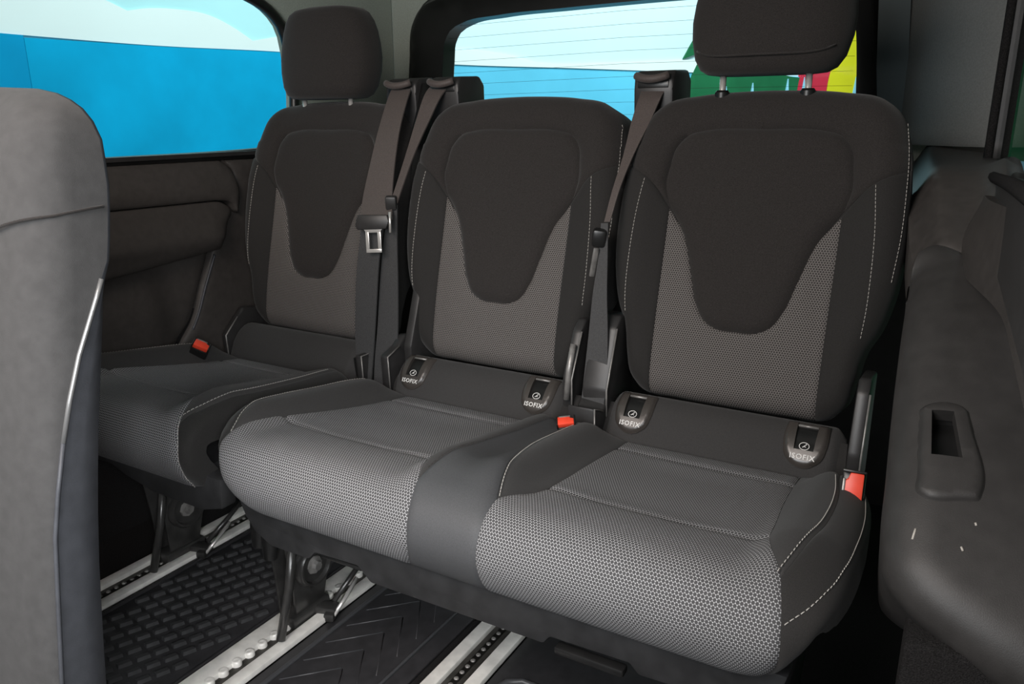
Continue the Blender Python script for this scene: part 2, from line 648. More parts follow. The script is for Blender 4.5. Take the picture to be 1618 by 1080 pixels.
bend = [(-4, -3)] + [(-4, 3.108)]
for i in range(1, 13):              # gentle bend of the printed wall towards the rear of the van
    t = i / 12
    an = t * math.radians(39.7)
    bend.append((-4 + 2.0 * (1 - math.cos(an)), 3.108 + 2.0 * math.sin(an)))
e = np.array(bend[-1])
bend.append(tuple(e + np.array([0.64, 0.77]) * 7.0))
MF = Bent(bend, -3.0)
MF.S[2:] += np.linspace(0, .058, len(MF.S) - 2) * (np.arange(len(MF.S) - 2) < 12) + .058 * (np.arange(len(MF.S) - 2) >= 12)
# off:                  # u equals y along the straight part
mural = sheet('mural_wall', chain([(-3, -0.31), (11, -0.31)], [(11, -0.31), (11, 3.0)], [(11, 3.0), (-3, 3.0)], [(-3, 3.0), (-3, -0.31)], step=0.3), MF, 'sky', None, 0.05, res=0.3)
tag(mural, 'printed studio backdrop of blue sea, white clouds and pale sky outside the windows', 'backdrop', kind='structure')


def printed(name, m, poly, lift):
    return panel(name, poly, MF, lambda p: np.full(len(p), lift), m, mural, res=0.12, groove=0, skirt=lift * 0.9, ringsd=())


printed('printed_sea', 'sea', chain([(2.24, -0.3), (4.45, -0.3)], [(4.45, -0.3), (4.45, 1.365)], [(4.45, 1.365), (3.86, 1.385), (2.8, 1.365), (2.24, 1.355)], [(2.24, 1.355), (2.24, -0.3)], step=0.08), 0.02)
printed('printed_sea_fold', 'seadark', chain([(-2.5, -0.3), (2.23, -0.3)], [(2.238, -0.3), (2.238, 1.365)], [(2.23, 1.365), (-2.5, 1.36)], [(-2.5, 1.36), (-2.5, -0.3)], step=0.1), 0.02)
printed('printed_cloud', 'cloud', chain([(0.5, 1.366), (2.23, 1.366), (2.8, 1.37), (3.86, 1.39), (4.4, 1.37)],
        [(4.4, 1.37), (4.25, 1.47), (4.05, 1.50), (3.86, 1.49), (3.72, 1.465), (3.62, 1.445)],
        [(3.62, 1.445), (3.52, 1.50), (3.34, 1.565), (3.1, 1.575), (2.9, 1.555), (2.81, 1.535)],
        [(2.81, 1.535), (2.72, 1.565), (2.6, 1.60), (2.4, 1.68), (1.8, 1.85), (0.5, 1.9)], [(0.5, 1.9), (0.5, 1.366)], step=0.05), 0.012)
printed('printed_cloud', 'cloud', chain([(4.4, 1.37), (5.0, 1.345), (5.9, 1.335), (7.0, 1.32)], [(7.0, 1.32), (7.0, 1.42)],
        [(7.0, 1.42), (6.7, 1.40), (6.2, 1.372), (5.75, 1.36), (5.64, 1.365)], [(5.64, 1.365), (5.5, 1.40), (5.23, 1.435), (4.95, 1.44), (4.6, 1.42), (4.4, 1.37)], step=0.05), 0.028)
printed('printed_sea', 'seahaze', chain([(4.45, -0.3), (9.4, -0.3)], [(9.4, -0.3), (9.4, 1.30)], [(9.4, 1.30), (8.2, 1.30), (7.0, 1.32), (5.9, 1.335), (5.0, 1.345), (4.45, 1.365)], [(4.45, 1.365), (4.45, -0.3)], step=0.08), 0.02)
printed('printed_sky', 'skyhaze', chain([(4.45, 1.2), (9.4, 1.2)], [(9.4, 1.2), (9.4, 2.9)], [(9.4, 2.9), (4.45, 2.9)], [(4.45, 2.9), (4.45, 1.2)], step=0.1), 0.006)
printed('printed_foliage', 'green', chain([(6.98, -0.3), (11, -0.3)], [(11, -0.3), (11, 2.4)], [(11, 2.4), (9.4, 2.4)], [(9.4, 2.4), (9.2, 1.7), (8.9, 1.3)], [(8.9, 1.3), (8.3, 1.31), (7.9, 1.30), (7.6, 1.36)],
        [(7.6, 1.36), (7.52, 1.55), (7.35, 1.75)], [(7.35, 1.75), (7.15, 1.72), (6.98, 1.60), (6.86, 1.42)], [(6.86, 1.42), (6.95, 1.45), (7.05, 1.52)], [(7.05, 1.52), (7.0, 1.42), (6.94, 1.30), (6.90, 1.18)], [(6.90, 1.18), (6.98, -0.3)], step=0.05), 0.03)
printed('printed_stripe', 'crimson', chain([(7.93, 0.9), (8.25, 0.9)], [(8.25, 0.9), (8.26, 1.32), (8.36, 1.6)], [(8.36, 1.6), (8.15, 1.62)], [(8.15, 1.62), (8.0, 1.4), (7.93, 0.9)], step=0.05), 0.036)
printed('printed_stripe', 'yellow', chain([(8.25, 0.9), (8.95, 0.9)], [(8.95, 0.9), (8.95, 2.1)], [(8.95, 2.1), (8.45, 2.1)], [(8.45, 2.1), (8.37, 1.65), (8.265, 1.32), (8.25, 0.9)], step=0.05), 0.040)
for u, hgt in ((7.84, 1.285), (8.53, 1.31), (7.5, 1.25), (8.0, 1.30), (7.25, 1.22)):
    printed('printed_spike', 'spike', chain([(u - 0.05, 0.9), (u + 0.05, 0.9)], [(u + 0.05, 0.9), (u + 0.005, hgt)], [(u + 0.005, hgt), (u - 0.05, 0.9)], step=0.05), 0.044)
printed('printed_spike', 'spike', chain([(9.5, -0.3), (10.9, -0.3)], [(10.9, -0.3), (10.9, 0.56)], [(10.9, 0.56), (9.5, 0.62)], [(9.5, 0.62), (9.5, -0.3)], step=0.1), 0.044)

# ------------------------------------------------------------------ van shell
fl = MB().box((-0.75, 0.85, -0.03), (1.96, 2.7, 0.06)).build('floor', 'carpet')
tag(fl, 'dark carpeted van floor under the rear seats', 'floor', kind='structure')
ce = MB().box((-0.82, 1.25, 1.52), (1.80, 1.9, 0.03)).build('ceiling', 'lining')
tag(ce, 'grey fabric headlining of the van roof', 'ceiling', kind='structure')

WL = Plane((-1.685, 0, 0), (0, 1, 0), (0, 0, 1), (1, 0, 0))
winL = chain([(-0.35, 0.862), (0.6, 0.862), (1.093, 0.868), (1.493, 0.875), (1.60, 0.88)], [(1.60, 0.88), (1.65, 0.92), (1.672, 1.0), (1.668, 1.12), (1.645, 1.21), (1.604, 1.245), (1.552, 1.265), (1.45, 1.288), (1.2, 1.315), (0.6, 1.335), (-0.35, 1.335)], [(-0.35, 1.335), (-0.35, 0.862)], step=0.03)
wl = sheet('wall_left', chain([(-0.5, 0.80), (2.13, 0.80)], [(2.13, 0.80), (2.13, 1.505)], [(2.13, 1.505), (-0.5, 1.505)], [(-0.5, 1.505), (-0.5, 0.80)], step=0.06), WL, 'lining', None, 0.03, res=0.06, hole=winL)
tag(wl, 'left van side wall with grey lining around the window', 'wall', kind='structure')
w1 = empty('window_1', (-1.69, 0.6, 1.1), 'left side window showing the blue sea print', 'window', kind='structure')
WG = Plane((-1.70, 0, 0), (0, 1, 0), (0, 0, 1), (1, 0, 0))
sheet('glass', winL, WG, 'glass', w1, 0.004, res=0.1)
MB().tube([(-1.683, p[0], p[1]) for p in winL], 0.014, 8, closed=True).build('gasket', 'gloss', w1, True)

# left side trim: panels on a plane, each bulging into the cabin
WT = Plane((-1.665, 0, 0), (0, 1, 0), (0, 0, 1), (1, 0, 0))
hsill = lambda p: 0.034 - 0.026 * ss(0.775, 0.875, p[:, 1])
sheet('sill_ledge', chain([(-0.5, 0.86), (1.7, 0.875)], [(1.7, 0.875), (1.7, 0.885)], [(1.7, 0.885), (-0.5, 0.87)], [(-0.5, 0.87), (-0.5, 0.86)], step=0.05), Plane((-1.672, 0, 0), (0, 1, 0), (0, 0, 1), (1, 0, 0)), 'plastic', wl, 0.03, lambda p: np.full(len(p), 0.012))
panel('upper_trim', chain([(-0.5, 0.772), (1.33, 0.768)], [(1.33, 0.768), (1.38, 0.758), (1.398, 0.73)], [(1.398, 0.73), (1.41, 0.80), (1.40, 0.845), (1.375, 0.862)], [(1.375, 0.862), (-0.5, 0.858)], [(-0.5, 0.858), (-0.5, 0.772)], step=0.012), WT, hsill, 'sidetrim', wl, res=0.012, groove=0.006, gw=0.006, skirt=0.03)
harm = lambda p: 0.030 + 0.030 * ss(0.775, 0.67, p[:, 1]) * (1 - 0.55 * ss(0.685, 0.63, p[:, 1])) * (1 - ss(1.30, 1.39, p[:, 0]) * 0.6)
panel('armrest_panel', chain([(-0.5, 0.61), (1.03, 0.622), (1.32, 0.648)], [(1.32, 0.648), (1.345, 0.70), (1.375, 0.742), (1.35, 0.760), (1.30, 0.764)], [(1.30, 0.764), (0.9, 0.766), (-0.5, 0.766)], [(-0.5, 0.766), (-0.5, 0.61)], step=0.010), WT, harm, 'sidetrim', wl, res=0.010, groove=0.006, gw=0.006, skirt=0.04)
hlow = lambda p: 0.004 + 0.020 * ss(0.63, 0.5, p[:, 1]) * (1 - ss(1.12, 1.26, p[:, 0])) - 0.010 * np.exp(-((p[:, 0] - 1.18) / 0.05)**2)
panel('door_panel', chain([(-0.5, 0.31), (1.10, 0.31)], [(1.10, 0.31), (1.14, 0.36), (1.19, 0.43), (1.235, 0.475), (1.27, 0.55), (1.312, 0.640)], [(1.312, 0.640), (1.03, 0.615), (-0.5, 0.60)], [(-0.5, 0.60), (-0.5, 0.31)], step=0.012), WT, hlow, 'sidetrim', wl, res=0.012, groove=0.006, gw=0.006, skirt=0.03)
panel('quarter_panel', chain([(1.13, 0.30), (2.12, 0.30)], [(2.12, 0.30), (2.12, 0.86)], [(2.12, 0.86), (1.39, 0.862)], [(1.39, 0.862), (1.412, 0.84), (1.415, 0.79), (1.405, 0.735), (1.385, 0.735), (1.352, 0.69), (1.325, 0.64), (1.278, 0.55), (1.245, 0.475), (1.20, 0.42), (1.155, 0.35), (1.13, 0.30)], step=0.014), WT, lambda p: 0.010 + 0.03 * ss(0.60, 0.30, p[:, 1]) * ss(1.2, 1.4, p[:, 0]), 'sidetrim', wl, res=0.016, groove=0.006, gw=0.006, skirt=0.04)
seam_tube([(1.325, 0.63), (1.285, 0.55), (1.25, 0.475), (1.235, 0.452)], WT, hlow, wl, 'bright_edge', 'vinyl', 0.003, 0.006)
sheet('outer_skin', chain([(-0.5, 0.0), (2.12, 0.0)], [(2.12, 0.0), (2.12, 0.87)], [(2.12, 0.87), (-0.5, 0.87)], [(-0.5, 0.87), (-0.5, 0.0)], step=0.1), Plane((-1.705, 0, 0), (0, 1, 0), (0, 0, 1), (1, 0, 0)), 'plastic', wl, 0.01, res=0.1)
sheet('carpet_panel', chain([(-0.5, 0.0), (2.12, 0.0)], [(2.12, 0.0), (2.12, 0.5)], [(2.12, 0.5), (-0.5, 0.5)], [(-0.5, 0.5), (-0.5, 0.0)], step=0.1), Plane((-1.672, 0, 0), (0, 1, 0), (0, 0, 1), (1, 0, 0)), 'carpet', wl, 0.03, res=0.1)

# tailgate with the heated rear window
WR = Plane((0, 2.10, 0), (1, 0, 0), (0, 0, 1), (0, -1, 0))
frm = chain([(-1.60, 0.55), (-0.175, 0.55)], [(-0.175, 0.55), (-0.193, 0.937), (-0.228, 1.19), (-0.245, 1.27), (-0.30, 1.325), (-0.45, 1.345), (-0.83, 1.36), (-1.3, 1.345), (-1.46, 1.33), (-1.535, 1.305), (-1.575, 1.25), (-1.592, 1.135), (-1.60, 0.55)], step=0.02)
gls = chain([(-1.437, 0.72), (-0.257, 0.72)], [(-0.257, 0.72), (-0.262, 1.02), (-0.268, 1.09), (-0.283, 1.18), (-0.30, 1.223), (-0.34, 1.243), (-0.42, 1.250), (-0.672, 1.254), (-1.033, 1.252), (-1.238, 1.248), (-1.36, 1.235), (-1.405, 1.215), (-1.424, 1.185), (-1.432, 1.128), (-1.437, 0.72)], step=0.02)
w2 = empty('window_2', (-0.85, 2.10, 1.0), 'heated rear window of the tailgate in a black frame', 'window', kind='structure')
hfr = lambda p: 0.05 * ss(0.0, 0.035, np.minimum(seg_dist(p, frm, True), 0.035))
panel('frame', frm, WR, hfr, 'gloss', w2, res=0.03, groove=0, skirt=0.06, hole=gls, ringsd=(0.004, 0.012, 0.024))
sheet('glass', gls, Plane((0, 2.09 + 0.0686, 0), (1, 0, 0), (0, -0.07, 1), (0, -1, -0.07)), 'rearglass', w2, 0.004, res=0.1)
for k in range(14):
    z = 0.80 + 0.033 * k
    yg = 2.1506 - 0.07 * z
    q = [(-1.42, yg, z), (-0.85, yg, z + 0.006), (-0.275, yg, z)]
    MB().tube(q, 0.00045, 4).build('heating_wire', 'railgap', w2, True)
wr = sheet('wall_rear', chain([(-1.70, 0.0), (0.06, 0.0)], [(0.06, 0.0), (0.06, 1.505)], [(0.06, 1.505), (-1.70, 1.505)], [(-1.70, 1.505), (-1.70, 0.0)], step=0.06), Plane((0, 2.135, 0), (1, 0, 0), (0, 0, 1), (0, -1, 0)), 'lining', None, 0.03, res=0.08, hole=(gls - [-.85, .98]) * [1.06, 1.10] + [-.85, .98])
tag(wr, 'grey fabric lining around the black tailgate frame', 'wall', kind='structure')

sheet('tailgate_trim', chain([(-1.66, 0.0), (0.05, 0.0)], [(0.05, 0.0), (0.05, 0.86)], [(0.05, 0.86), (-1.66, 0.86)], [(-1.66, 0.86), (-1.66, 0.0)], step=0.1), Plane((0, 2.03, 0), (1, 0, 0), (0, 0, 1), (0, -1, 0)), 'plastic', wr, 0.03, res=0.1)
# right side: rear pillar, side window, wheel-arch moulding
wrt = empty('wall_right', (0.02, 1.5, 0.8), 'right rear pillar and side trim beside the seats', 'wall', kind='structure')
pd = Vector((0.185, -0.23, 0)).normalized()
PP = Plane((-0.165, 2.08, 0), tuple(pd), (0, 0, 1), (-pd.y * -1, -pd.x, 0))
panel('pillar_panel', chain([(0, 0.898), (0.29, 0.898)], [(0.29, 0.898), (0.29, 1.505)], [(0.29, 1.505), (-0.03, 1.505), (-0.01, 1.1), (0, 0.898)], step=0.02), Plane((-0.165, 2.08, 0), tuple(pd), (0, 0, 1), (pd.y, -pd.x, 0)), lambda p: 0.02 * np.sin(np.clip(p[:, 0] / 0.29, 0, 1) * math.pi), 'pillar', wrt, res=0.03, groove=0.004, gw=0.006, skirt=0.02)
sheet('pillar_edge', chain([(-0.205, 0.80), (-0.135, 0.80)], [(-0.135, 0.80), (-0.145, 0.9), (-0.17, 1.2), (-0.19, 1.505)], [(-0.19, 1.505), (-0.26, 1.505)], [(-0.26, 1.505), (-0.205, 0.80)], step=0.03), Plane((0, 2.075, 0), (1, 0, 0), (0, 0, 1), (0, -1, 0)), 'edge', wrt, 0.03)
ed = np.array([0.0232, -1, 0]) / np.hypot(0.0232, 1)
WS = Plane((0.02, 1.85, 0), tuple(ed), (0, 0, 1), (-1, -0.0232, 0))
winR = chain([(0.10, 0.885), (0.13, 0.862), (0.2, 0.862), (0.9, 0.885), (1.5, 0.90)], [(1.5, 0.90), (1.5, 1.34)], [(1.5, 1.34), (0.2, 1.34), (0.10, 1.30)], [(0.10, 1.30), (0.10, 0.885)], step=0.03)
sheet('window_surround', chain([(-0.02, 0.78), (1.6, 0.78)], [(1.6, 0.78), (1.6, 1.505)], [(1.6, 1.505), (-0.02, 1.505)], [(-0.02, 1.505), (-0.02, 0.78)], step=0.05), WS, 'plastic', wrt, 0.03, res=0.06, hole=winR)
w3 = empty('window_3', (0.03, 1.2, 1.0), 'right side window at the edge of the picture with dark green behind', 'window', kind='structure')
sheet('glass', winR, Plane((0.032, 1.85, 0), tuple(ed), (0, 0, 1), (-1, -0.0232, 0)), 'glass', w3, 0.004, res=0.1)
MB().tube([tuple(p) for p in WS(winR, np.full(len(winR), 0.002))], 0.008, 8, closed=True).build('gasket', 'carpet', w3, True)
gb = MB().box((0.9, 3.6, 0.5), (0.05, 5.0, 1.6)).build('green_backdrop', 'green', origin=(0.9, 3.6, -0.3))
tag(gb, 'dark green printed backdrop board outside the right window', 'backdrop', kind='structure')

ARP = [(2.05, 0.895), (1.80, 0.875), (1.60, 0.865), (1.45, 0.86), (1.3, .80), (1.15, .72), (1.0, .62), (.88, .53), (.80, .455), (.765, .40), (.755, .33), (.76, .2), (.77, .0)]
AR = Profile(ARP)
S0 = AR.S[np.argmin(((AR.C - np.array([1.45, 0.86]))**2).sum(1))]       # arc length where the arch starts
harc = [(-0.052, .237), (-0.034, .221), (0.003, .237), (.035, .275), (.067, .341), (.085, .385), (.12, .47)]


qt = chain([(-0.13, 0.0), (0.02, 0.0)], [(0.02, 0.0), (0.04, 0.30), (0.075, S0 + 0.15), (0.11, S0 + 0.40), (0.16, S0 + 0.56)], [(0.16, S0 + 0.56)] + [(x, s + S0) for x, s in harc[::-1]], [(-.052, S0 + .237), (-0.064, S0 + 0.18), (-0.085, S0 + 0.02), (-0.13, 0.0)], step=0.008)


def hqt(p):
    d = seg_dist(p, np.array([(x, s + S0) for x, s in harc]), False)
    e = seg_dist(p, np.array([(-0.062, S0 + 0.20), (-0.085, S0 + 0.02), (-0.13, 0.0)]), False)
    hump = 0.030 * ss(0.0, 0.06, p[:, 0]) * ss(S0 - 0.35, S0 + 0.1, p[:, 1])
    return hump * ss(0, .04, d) + 0.010 - 0.05 * (1 - ss(0, 0.04, e))


panel('quarter_trim', qt, AR, hqt, 'sidetrim', wrt, res=0.008, groove=0.006, gw=.006, skirt=0.08)
panel('side_panel', chain([(0.05, 0.78), (0.3, 0.765), (0.55, 0.752), (0.75, 0.748), (1.42, 0.742)], [(1.42, 0.742), (1.42, 0.878)], [(1.42, 0.878), (0.9, 0.858), (0.2, 0.838), (0.05, 0.838)], [(0.05, 0.838), (0.05, 0.78)], step=0.012), WS, lambda p: -0.008 + 0.018 * ss(.1, .4, p[:, 0]) * (1 - ss(.6, .95, p[:, 0])) + 0.026 * ss(0.86, 0.78, p[:, 1]) * ss(0.15, 0.6, p[:, 0]) * (1 - ss(.55, .9, p[:, 0])), 'sidetrim', wrt, res=0.012, groove=0.0, skirt=0.012)
arch = empty('trim_1', (0.04, 0.8, 0.0), 'dark wheel arch moulding with a recessed grab pocket beside the right seat', 'trim', kind='structure')
apoly = chain([(x, s + S0) for x, s in [(-.052, .237), (-.057, .27), (-.055, .34), (-.052, .42), (-.047, .52), (-.041, .61), (-.035, .69), (-.026, .73), (-.003, .757), (.04, .785), (.10, .815), (.17, .84)]], [(.17, S0 + .84), (.17, S0 + .55)], [(x, s + S0) for x, s in [(.17, .55), (.12, .47), (.085, .385), (.067, .341), (.035, .275), (.003, .237), (-.034, .221), (-.052, .237)]], step=0.006)
aleft = np.array([(x, s + S0) for x, s in [(-.057, .27), (-.055, .34), (-.052, .42), (-.047, .52), (-.041, .61), (-.035, .69), (-.026, .73), (-.003, .757), (.04, .785), (.10, .815), (.17, .84)]])


def harch(p):
    d = seg_dist(p, crom(aleft, 0.005), False)
    r = 0.055
    t = np.clip(1 - d / r, 0, 1)
    top = ss(S0 + 0.22, S0 + 0.42, p[:, 1])
    return 0.010 + 0.012 * top - r * 0.75 * (1 - np.sqrt(1 - t * t)) - 0.020 * ss(0.03, 0.13, p[:, 0]) * (1 - ss(S0 + .5, S0 + .7, p[:, 1]))


panel('arch_shell', apoly, AR, harch, 'moulding', arch, res=0.008, groove=0.002, gw=0.004, skirt=0.12, hole=chain([(-0.0070, S0 + 0.5285), (0.0200, S0 + 0.5258)], [(0.0200, S0 + 0.5258), (0.0340, S0 + 0.5942)], [(0.0340, S0 + 0.5942), (-0.0020, S0 + 0.5960)], [(-0.0020, S0 + 0.5960), (-0.0070, S0 + 0.5285)], step=0.006))
pk = chain([(-0.0180, S0 + 0.5267), (-0.0120, S0 + 0.5213), (0.0260, S0 + 0.5177), (0.0330, S0 + 0.5240)], [(0.0330, S0 + 0.5240), (0.0390, S0 + 0.5465), (0.0550, S0 + 0.6248), (0.0520, S0 + 0.6356), (0.0420, S0 + 0.6392)], [(0.0420, S0 + 0.6392), (0.0000, S0 + 0.6446), (-0.0080, S0 + 0.6392), (-0.0110, S0 + 0.6140)], [(-0.0110, S0 + 0.6140), (-0.0180, S0 + 0.5267)], step=0.004)
pkh = chain([(-0.0050, S0 + 0.5321), (0.0170, S0 + 0.5303)], [(0.0170, S0 + 0.5303), (0.0310, S0 + 0.5897)], [(0.0310, S0 + 0.5897), (0.0010, S0 + 0.5915)], [(0.0010, S0 + 0.5915), (-0.0050, S0 + 0.5321)], step=0.004)
panel('pocket_bezel', pk, AR, lambda p: harch(p) + 0.006 * ss(0, 0.006, seg_dist(p, pk, True)), 'moulding', arch, res=0.006, groove=0.001, skirt=0.02, hole=pkh)
panel('pocket_well', chain([(-0.0100, S0 + 0.5240), (0.0240, S0 + 0.5240)], [(0.0240, S0 + 0.5240), (0.0360, S0 + 0.5978)], [(0.0360, S0 + 0.5978), (-0.0040, S0 + 0.5978)], [(-0.0040, S0 + 0.5978), (-0.0100, S0 + 0.5240)], step=0.006), AR, lambda p: harch(p) - 0.030, 'gloss', arch, res=0.01, groove=0, skirt=0.01)
for q in ([(-.003, .680), (-.0045, .692)], [(.040, .690), (.042, .694)], [(.050, .66), (.051, .663)]):
    seam_tube([(a, b + S0) for a, b in q], AR, harch, arch, 'scuff_mark', 'scuff', 0.0012, 0.0003)
wc = MB().box((0.10, 0.93, 0.22), (0.20, 0.28, 0.44), bev=0.01).build('wheel_well_cover', 'carpet', wrt)

# ------------------------------------------------------------------ floor rails and mats
GR = 'aluminium seat rails in the floor'


def rail(name, cx, label, wide=False):
    t = empty('floor_rail', (cx, 0.3, 0.0), label, 'rail', GR)
    MB().box((cx, 1.1, 0.004), (0.092, 1.7, 0.008)).build('channel', 'railgap', t, 30)
    for s in (-1, 1):
        wd = 0.040 if (wide and s < 0) else 0.026
        MB().box((cx + s * (0.046 - wd / 2), 1.1, 0.009), (wd, 1.7, 0.018), bev=0.003).build('flange', 'alu', t, 30)
    b = MB()
    for k in range(56 if wide else 94):
        if wide:
            b.lathe((cx - 0.006, 0.30 + k * 0.03, 0.004), (0, 0, 1), [(0.0095, 0), (0.0095, 0.0125), (0.0075, 0.0148), (0.0035, 0.0135), (0, 0.0135)], 14)
        else:
            b.lathe((cx - 0.004, 0.30 + k * 0.018, 0.006), (0, 0, 1), [(0.0046, 0), (0.0046, 0.003), (0.0035, 0.004), (0, 0.0042)], 10)
    o = b.build('locking_studs', 'alu' if wide else 'greysteel', t, True)
    o['kind'] = 'stuff'
    MB().box((cx - 0.003, 1.1, 0.0055), (0.014, 1.7, 0.005)).build('guide_strip', 'greysteel', t, 30)
    return t


rail('a', -1.450, 'leftmost of the three aluminium floor rails, under the single seat')
rail('b', -1.031, 'middle aluminium floor rail, between the ribbed mat and the chevron mat', True)
rail('c', -0.667, 'rightmost aluminium floor rail, disappearing under the double bench')

# padded mat: raised slanted pads in staggered rows
m1 = empty('rubber_mat', (-1.24, 0.85, 0.0), 'black rubber mat with raised slanted pads, between the two left rails', 'mat')
MB().box((-1.24, 0.85, 0.003), (0.315, 1.10, 0.006), bev=0.002).build('mat_base', 'rubber', m1)
va, vb = np.array([0.0125, 0.0290]), np.array([0.0335, -0.0045])
pad = None
cnt = 0
for i in range(-30, 45):
    for j in range(-16, 16):
        c = np.array([-1.24, 0.62]) + va * i + vb * j
        if not (-1.375 < c[0] < -1.112 and 0.50 < c[1] < 1.22):
            continue
        if pad is None:
            bm = bmesh.new()
            a, b = va * 0.37, vb * 0.15
            lo = [bm.verts.new((*(sa * a + sb * b), 0)) for sa, sb in ((-1, -1), (-1, 1), (1, 1), (1, -1))]
            hi = [bm.verts.new((*(0.93 * sa * a + 0.93 * sb * b), 0.0075)) for sa, sb in ((-1, -1), (-1, 1), (1, 1), (1, -1))]
            bm.faces.new(hi)
            for k in range(4):
                bm.faces.new((lo[k], lo[(k + 1) % 4], hi[(k + 1) % 4], hi[k]))
            bmesh.ops.recalc_face_normals(bm, faces=bm.faces)
            me = bpy.data.meshes.new('pad')
            bm.to_mesh(me)
            bm.free()
            me.materials.append(M['padrub'])
            pad = me
        o = bpy.data.objects.new('pad', pad)
        COL.objects.link(o)
        o.parent = m1
        o.location = (c[0] + 1.24, c[1] - 0.85, 0.006)
        cnt += 1
print('pads', cnt)
for x in (-1.392, -1.090):
    MB().box((x, 0.85, 0.006), (0.008, 1.10, 0.012), bev=0.003).build('raised_rim', 'rubber', m1)

m2 = empty('rubber_mat', (-0.862, 0.85, 0.0), 'smooth black rubber mat with chevron ribs, right of the middle rail', 'mat')
MB().box((-0.862, 0.85, 0.003), (0.245, 1.20, 0.006), bev=0.002).build('mat_base', 'rubber', m2)
for x, wd in ((-0.957, 0.009), (-0.778, 0.006)):
    MB().box((x, 0.85, 0.0075), (wd, 1.16, 0.006), bev=0.002).build('border_rib', 'ridge', m2)
for k in range(-4, 9):
    y = 0.870 + 0.0585 * k
    MB().tube([(-0.943, y - 0.080 + 0.002, 0.006), (-0.868, y, 0.006)], 0.0014, 6).build('chevron_rib', 'ridge', m2, True)
    MB().tube([(-0.864, y - 0.002, 0.0055), (-0.800, y - 0.102, 0.0055)], 0.0014, 6).build('chevron_rib', 'rubber', m2, True)
m3 = empty('rubber_mat', (-0.42, 0.85, 0.0), 'black rubber mat corner with a raised rim, below the right end of the bench', 'mat')
MB().box((-0.42, 0.85, 0.003), (0.40, 1.2, 0.006), bev=0.002).build('mat_base', 'rubber', m3)
MB().tube([(-0.60, 0.2, 0.007), (-0.60, 0.95, 0.007), (-0.59, 0.985, 0.007), (-0.565, 1.0, 0.007), (-0.25, 1.0, 0.007)], 0.006, 8).build('raised_rim', 'ridge', m3, True)
for i in range(6):
    for j in range(6):
        MB().box((-0.555 + 0.048 * i, 0.96 - 0.048 * j, 0.0075), (0.036, 0.036, 0.004), bev=0.0015).build('pad', 'rubber', m3)
# ------------------------------------------------------------------ seat backrests (one shape, three places)
SLB = 0.227
BV = np.array([0, SLB, 1]) / math.hypot(1, SLB)
BN = np.array([0, -1, SLB]) / math.hypot(1, SLB)


def mirror(run):
    return [(-x, y) for x, y in run][::-1]


BO_half = [(0, .034), (.10, .035), (.165, .040), (.190, .065), (.202, .115), (.212, .165), (.228, .20), (.243, .26), (.249, .33), (.247, .40), (.241, .46), (.233, .52), (.216, .562), (.185, .588), (.12, .602), (.05, .607), (0, .608)]
BOUT = np.concatenate([crom(BO_half, .006)[:-1], crom(mirror(BO_half), .006)[:-1]])
INS_R = [(0, .173), (.035, .175), (.060, .189), (.076, .215), (.094, .272), (.118, .342), (.152, .396)]
INS_T = [(.152, .396), (.160, .43), (.157, .465), (.150, .498), (.130, .521), (.10, .529), (0, .532)]
SH_R = [(.152, .396), (.19, .436), (.243, .466)]


def hback(p):
    u, v = p[:, 0], p[:, 1]
    t = np.abs(u)
    raise_ = 0.026 * ss(.130, .205, t) * (1 - 0.75 * ss(.40, .56, v)) * ss(.0, .12, v)
    lum = 0.010 * np.exp(-((v - .17) / .13)**2) * (1 - ss(.10, .2, t))
    d = seg_dist(p, BOUT, True)
    r = np.where(v > .5, .050, .044)
    k = np.clip(1 - d / r, 0, 1)
    return raise_ + lum - r * 0.85 * (1 - np.sqrt(1 - k * k))


def make_backrest(root, xs, dy, name='backrest'):
    F = Plane((xs, 1.3155 + dy, .42), (1, 0, 0), BV, BN)
    core = panel(name, BOUT, F, lambda p: hback(p) - .007, 'bolster', root, res=.012, groove=0, skirt=.085, back=True)
    ins = chain(mirror(INS_R)[:-1] + INS_R, INS_T, mirror(INS_T))
    panel('center_insert', ins, F, lambda p: hback(p) + .003 + .004 * ss(0, .03, seg_dist(p, ins, True)), 'knit', core, groove=.009, gw=.006)
    mesh = chain([(-.149, .037), (0, .035), (.149, .037)], [(.149, .037), (.149, .385)], [(.149, .385)] + INS_R[::-1][1:] + [(-x, y) for x, y in INS_R][1:-1] + [(-.149, .385)], [(-.149, .385), (-.149, .037)])
    panel('patterned_panel', mesh, F, hback, 'hexb', core, groove=.004, gw=.004)
    for sg in (1, -1):
        b0 = [(.149, .037), (.165, .040), (.190, .065), (.202, .115), (.212, .165), (.228, .20), (.243, .26), (.249, .33), (.247, .40), (.243, .466)]
        pl = chain([(.149, .385), (.149, .037)], b0, SH_R[::-1][:-1] + [(.149, .385)])
        pl = pl * [sg, 1]
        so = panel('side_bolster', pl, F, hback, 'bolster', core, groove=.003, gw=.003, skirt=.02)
        # stitched seam lines along each bolster
        st = [(.196, .437), (.204, .37), (.208, .29), (.208, .23), (.205, .185)]
        stitches([(sg * x, y) for x, y in st], F, hback, core)
        st2 = [(.226, .545), (.2345, .50), (.2405, .43), (.2425, .36), (.238, .28)]
        if sg > 0:
            stitches([(sg * x, y) for x, y in st2], F, hback, core)['edge_seam'] = 1
    rim = [(.243, .466), (.241, .48), (.233, .52), (.216, .562), (.185, .588), (.12, .602), (.05, .607), (0, .608)]
    arch_ = chain(SH_R, rim, mirror(rim), mirror(SH_R), mirror(INS_T), INS_T[::-1])
    panel('shoulder_panel', arch_, F, hback, 'knit', core, groove=.006, gw=.006, skirt=.02)
    return core


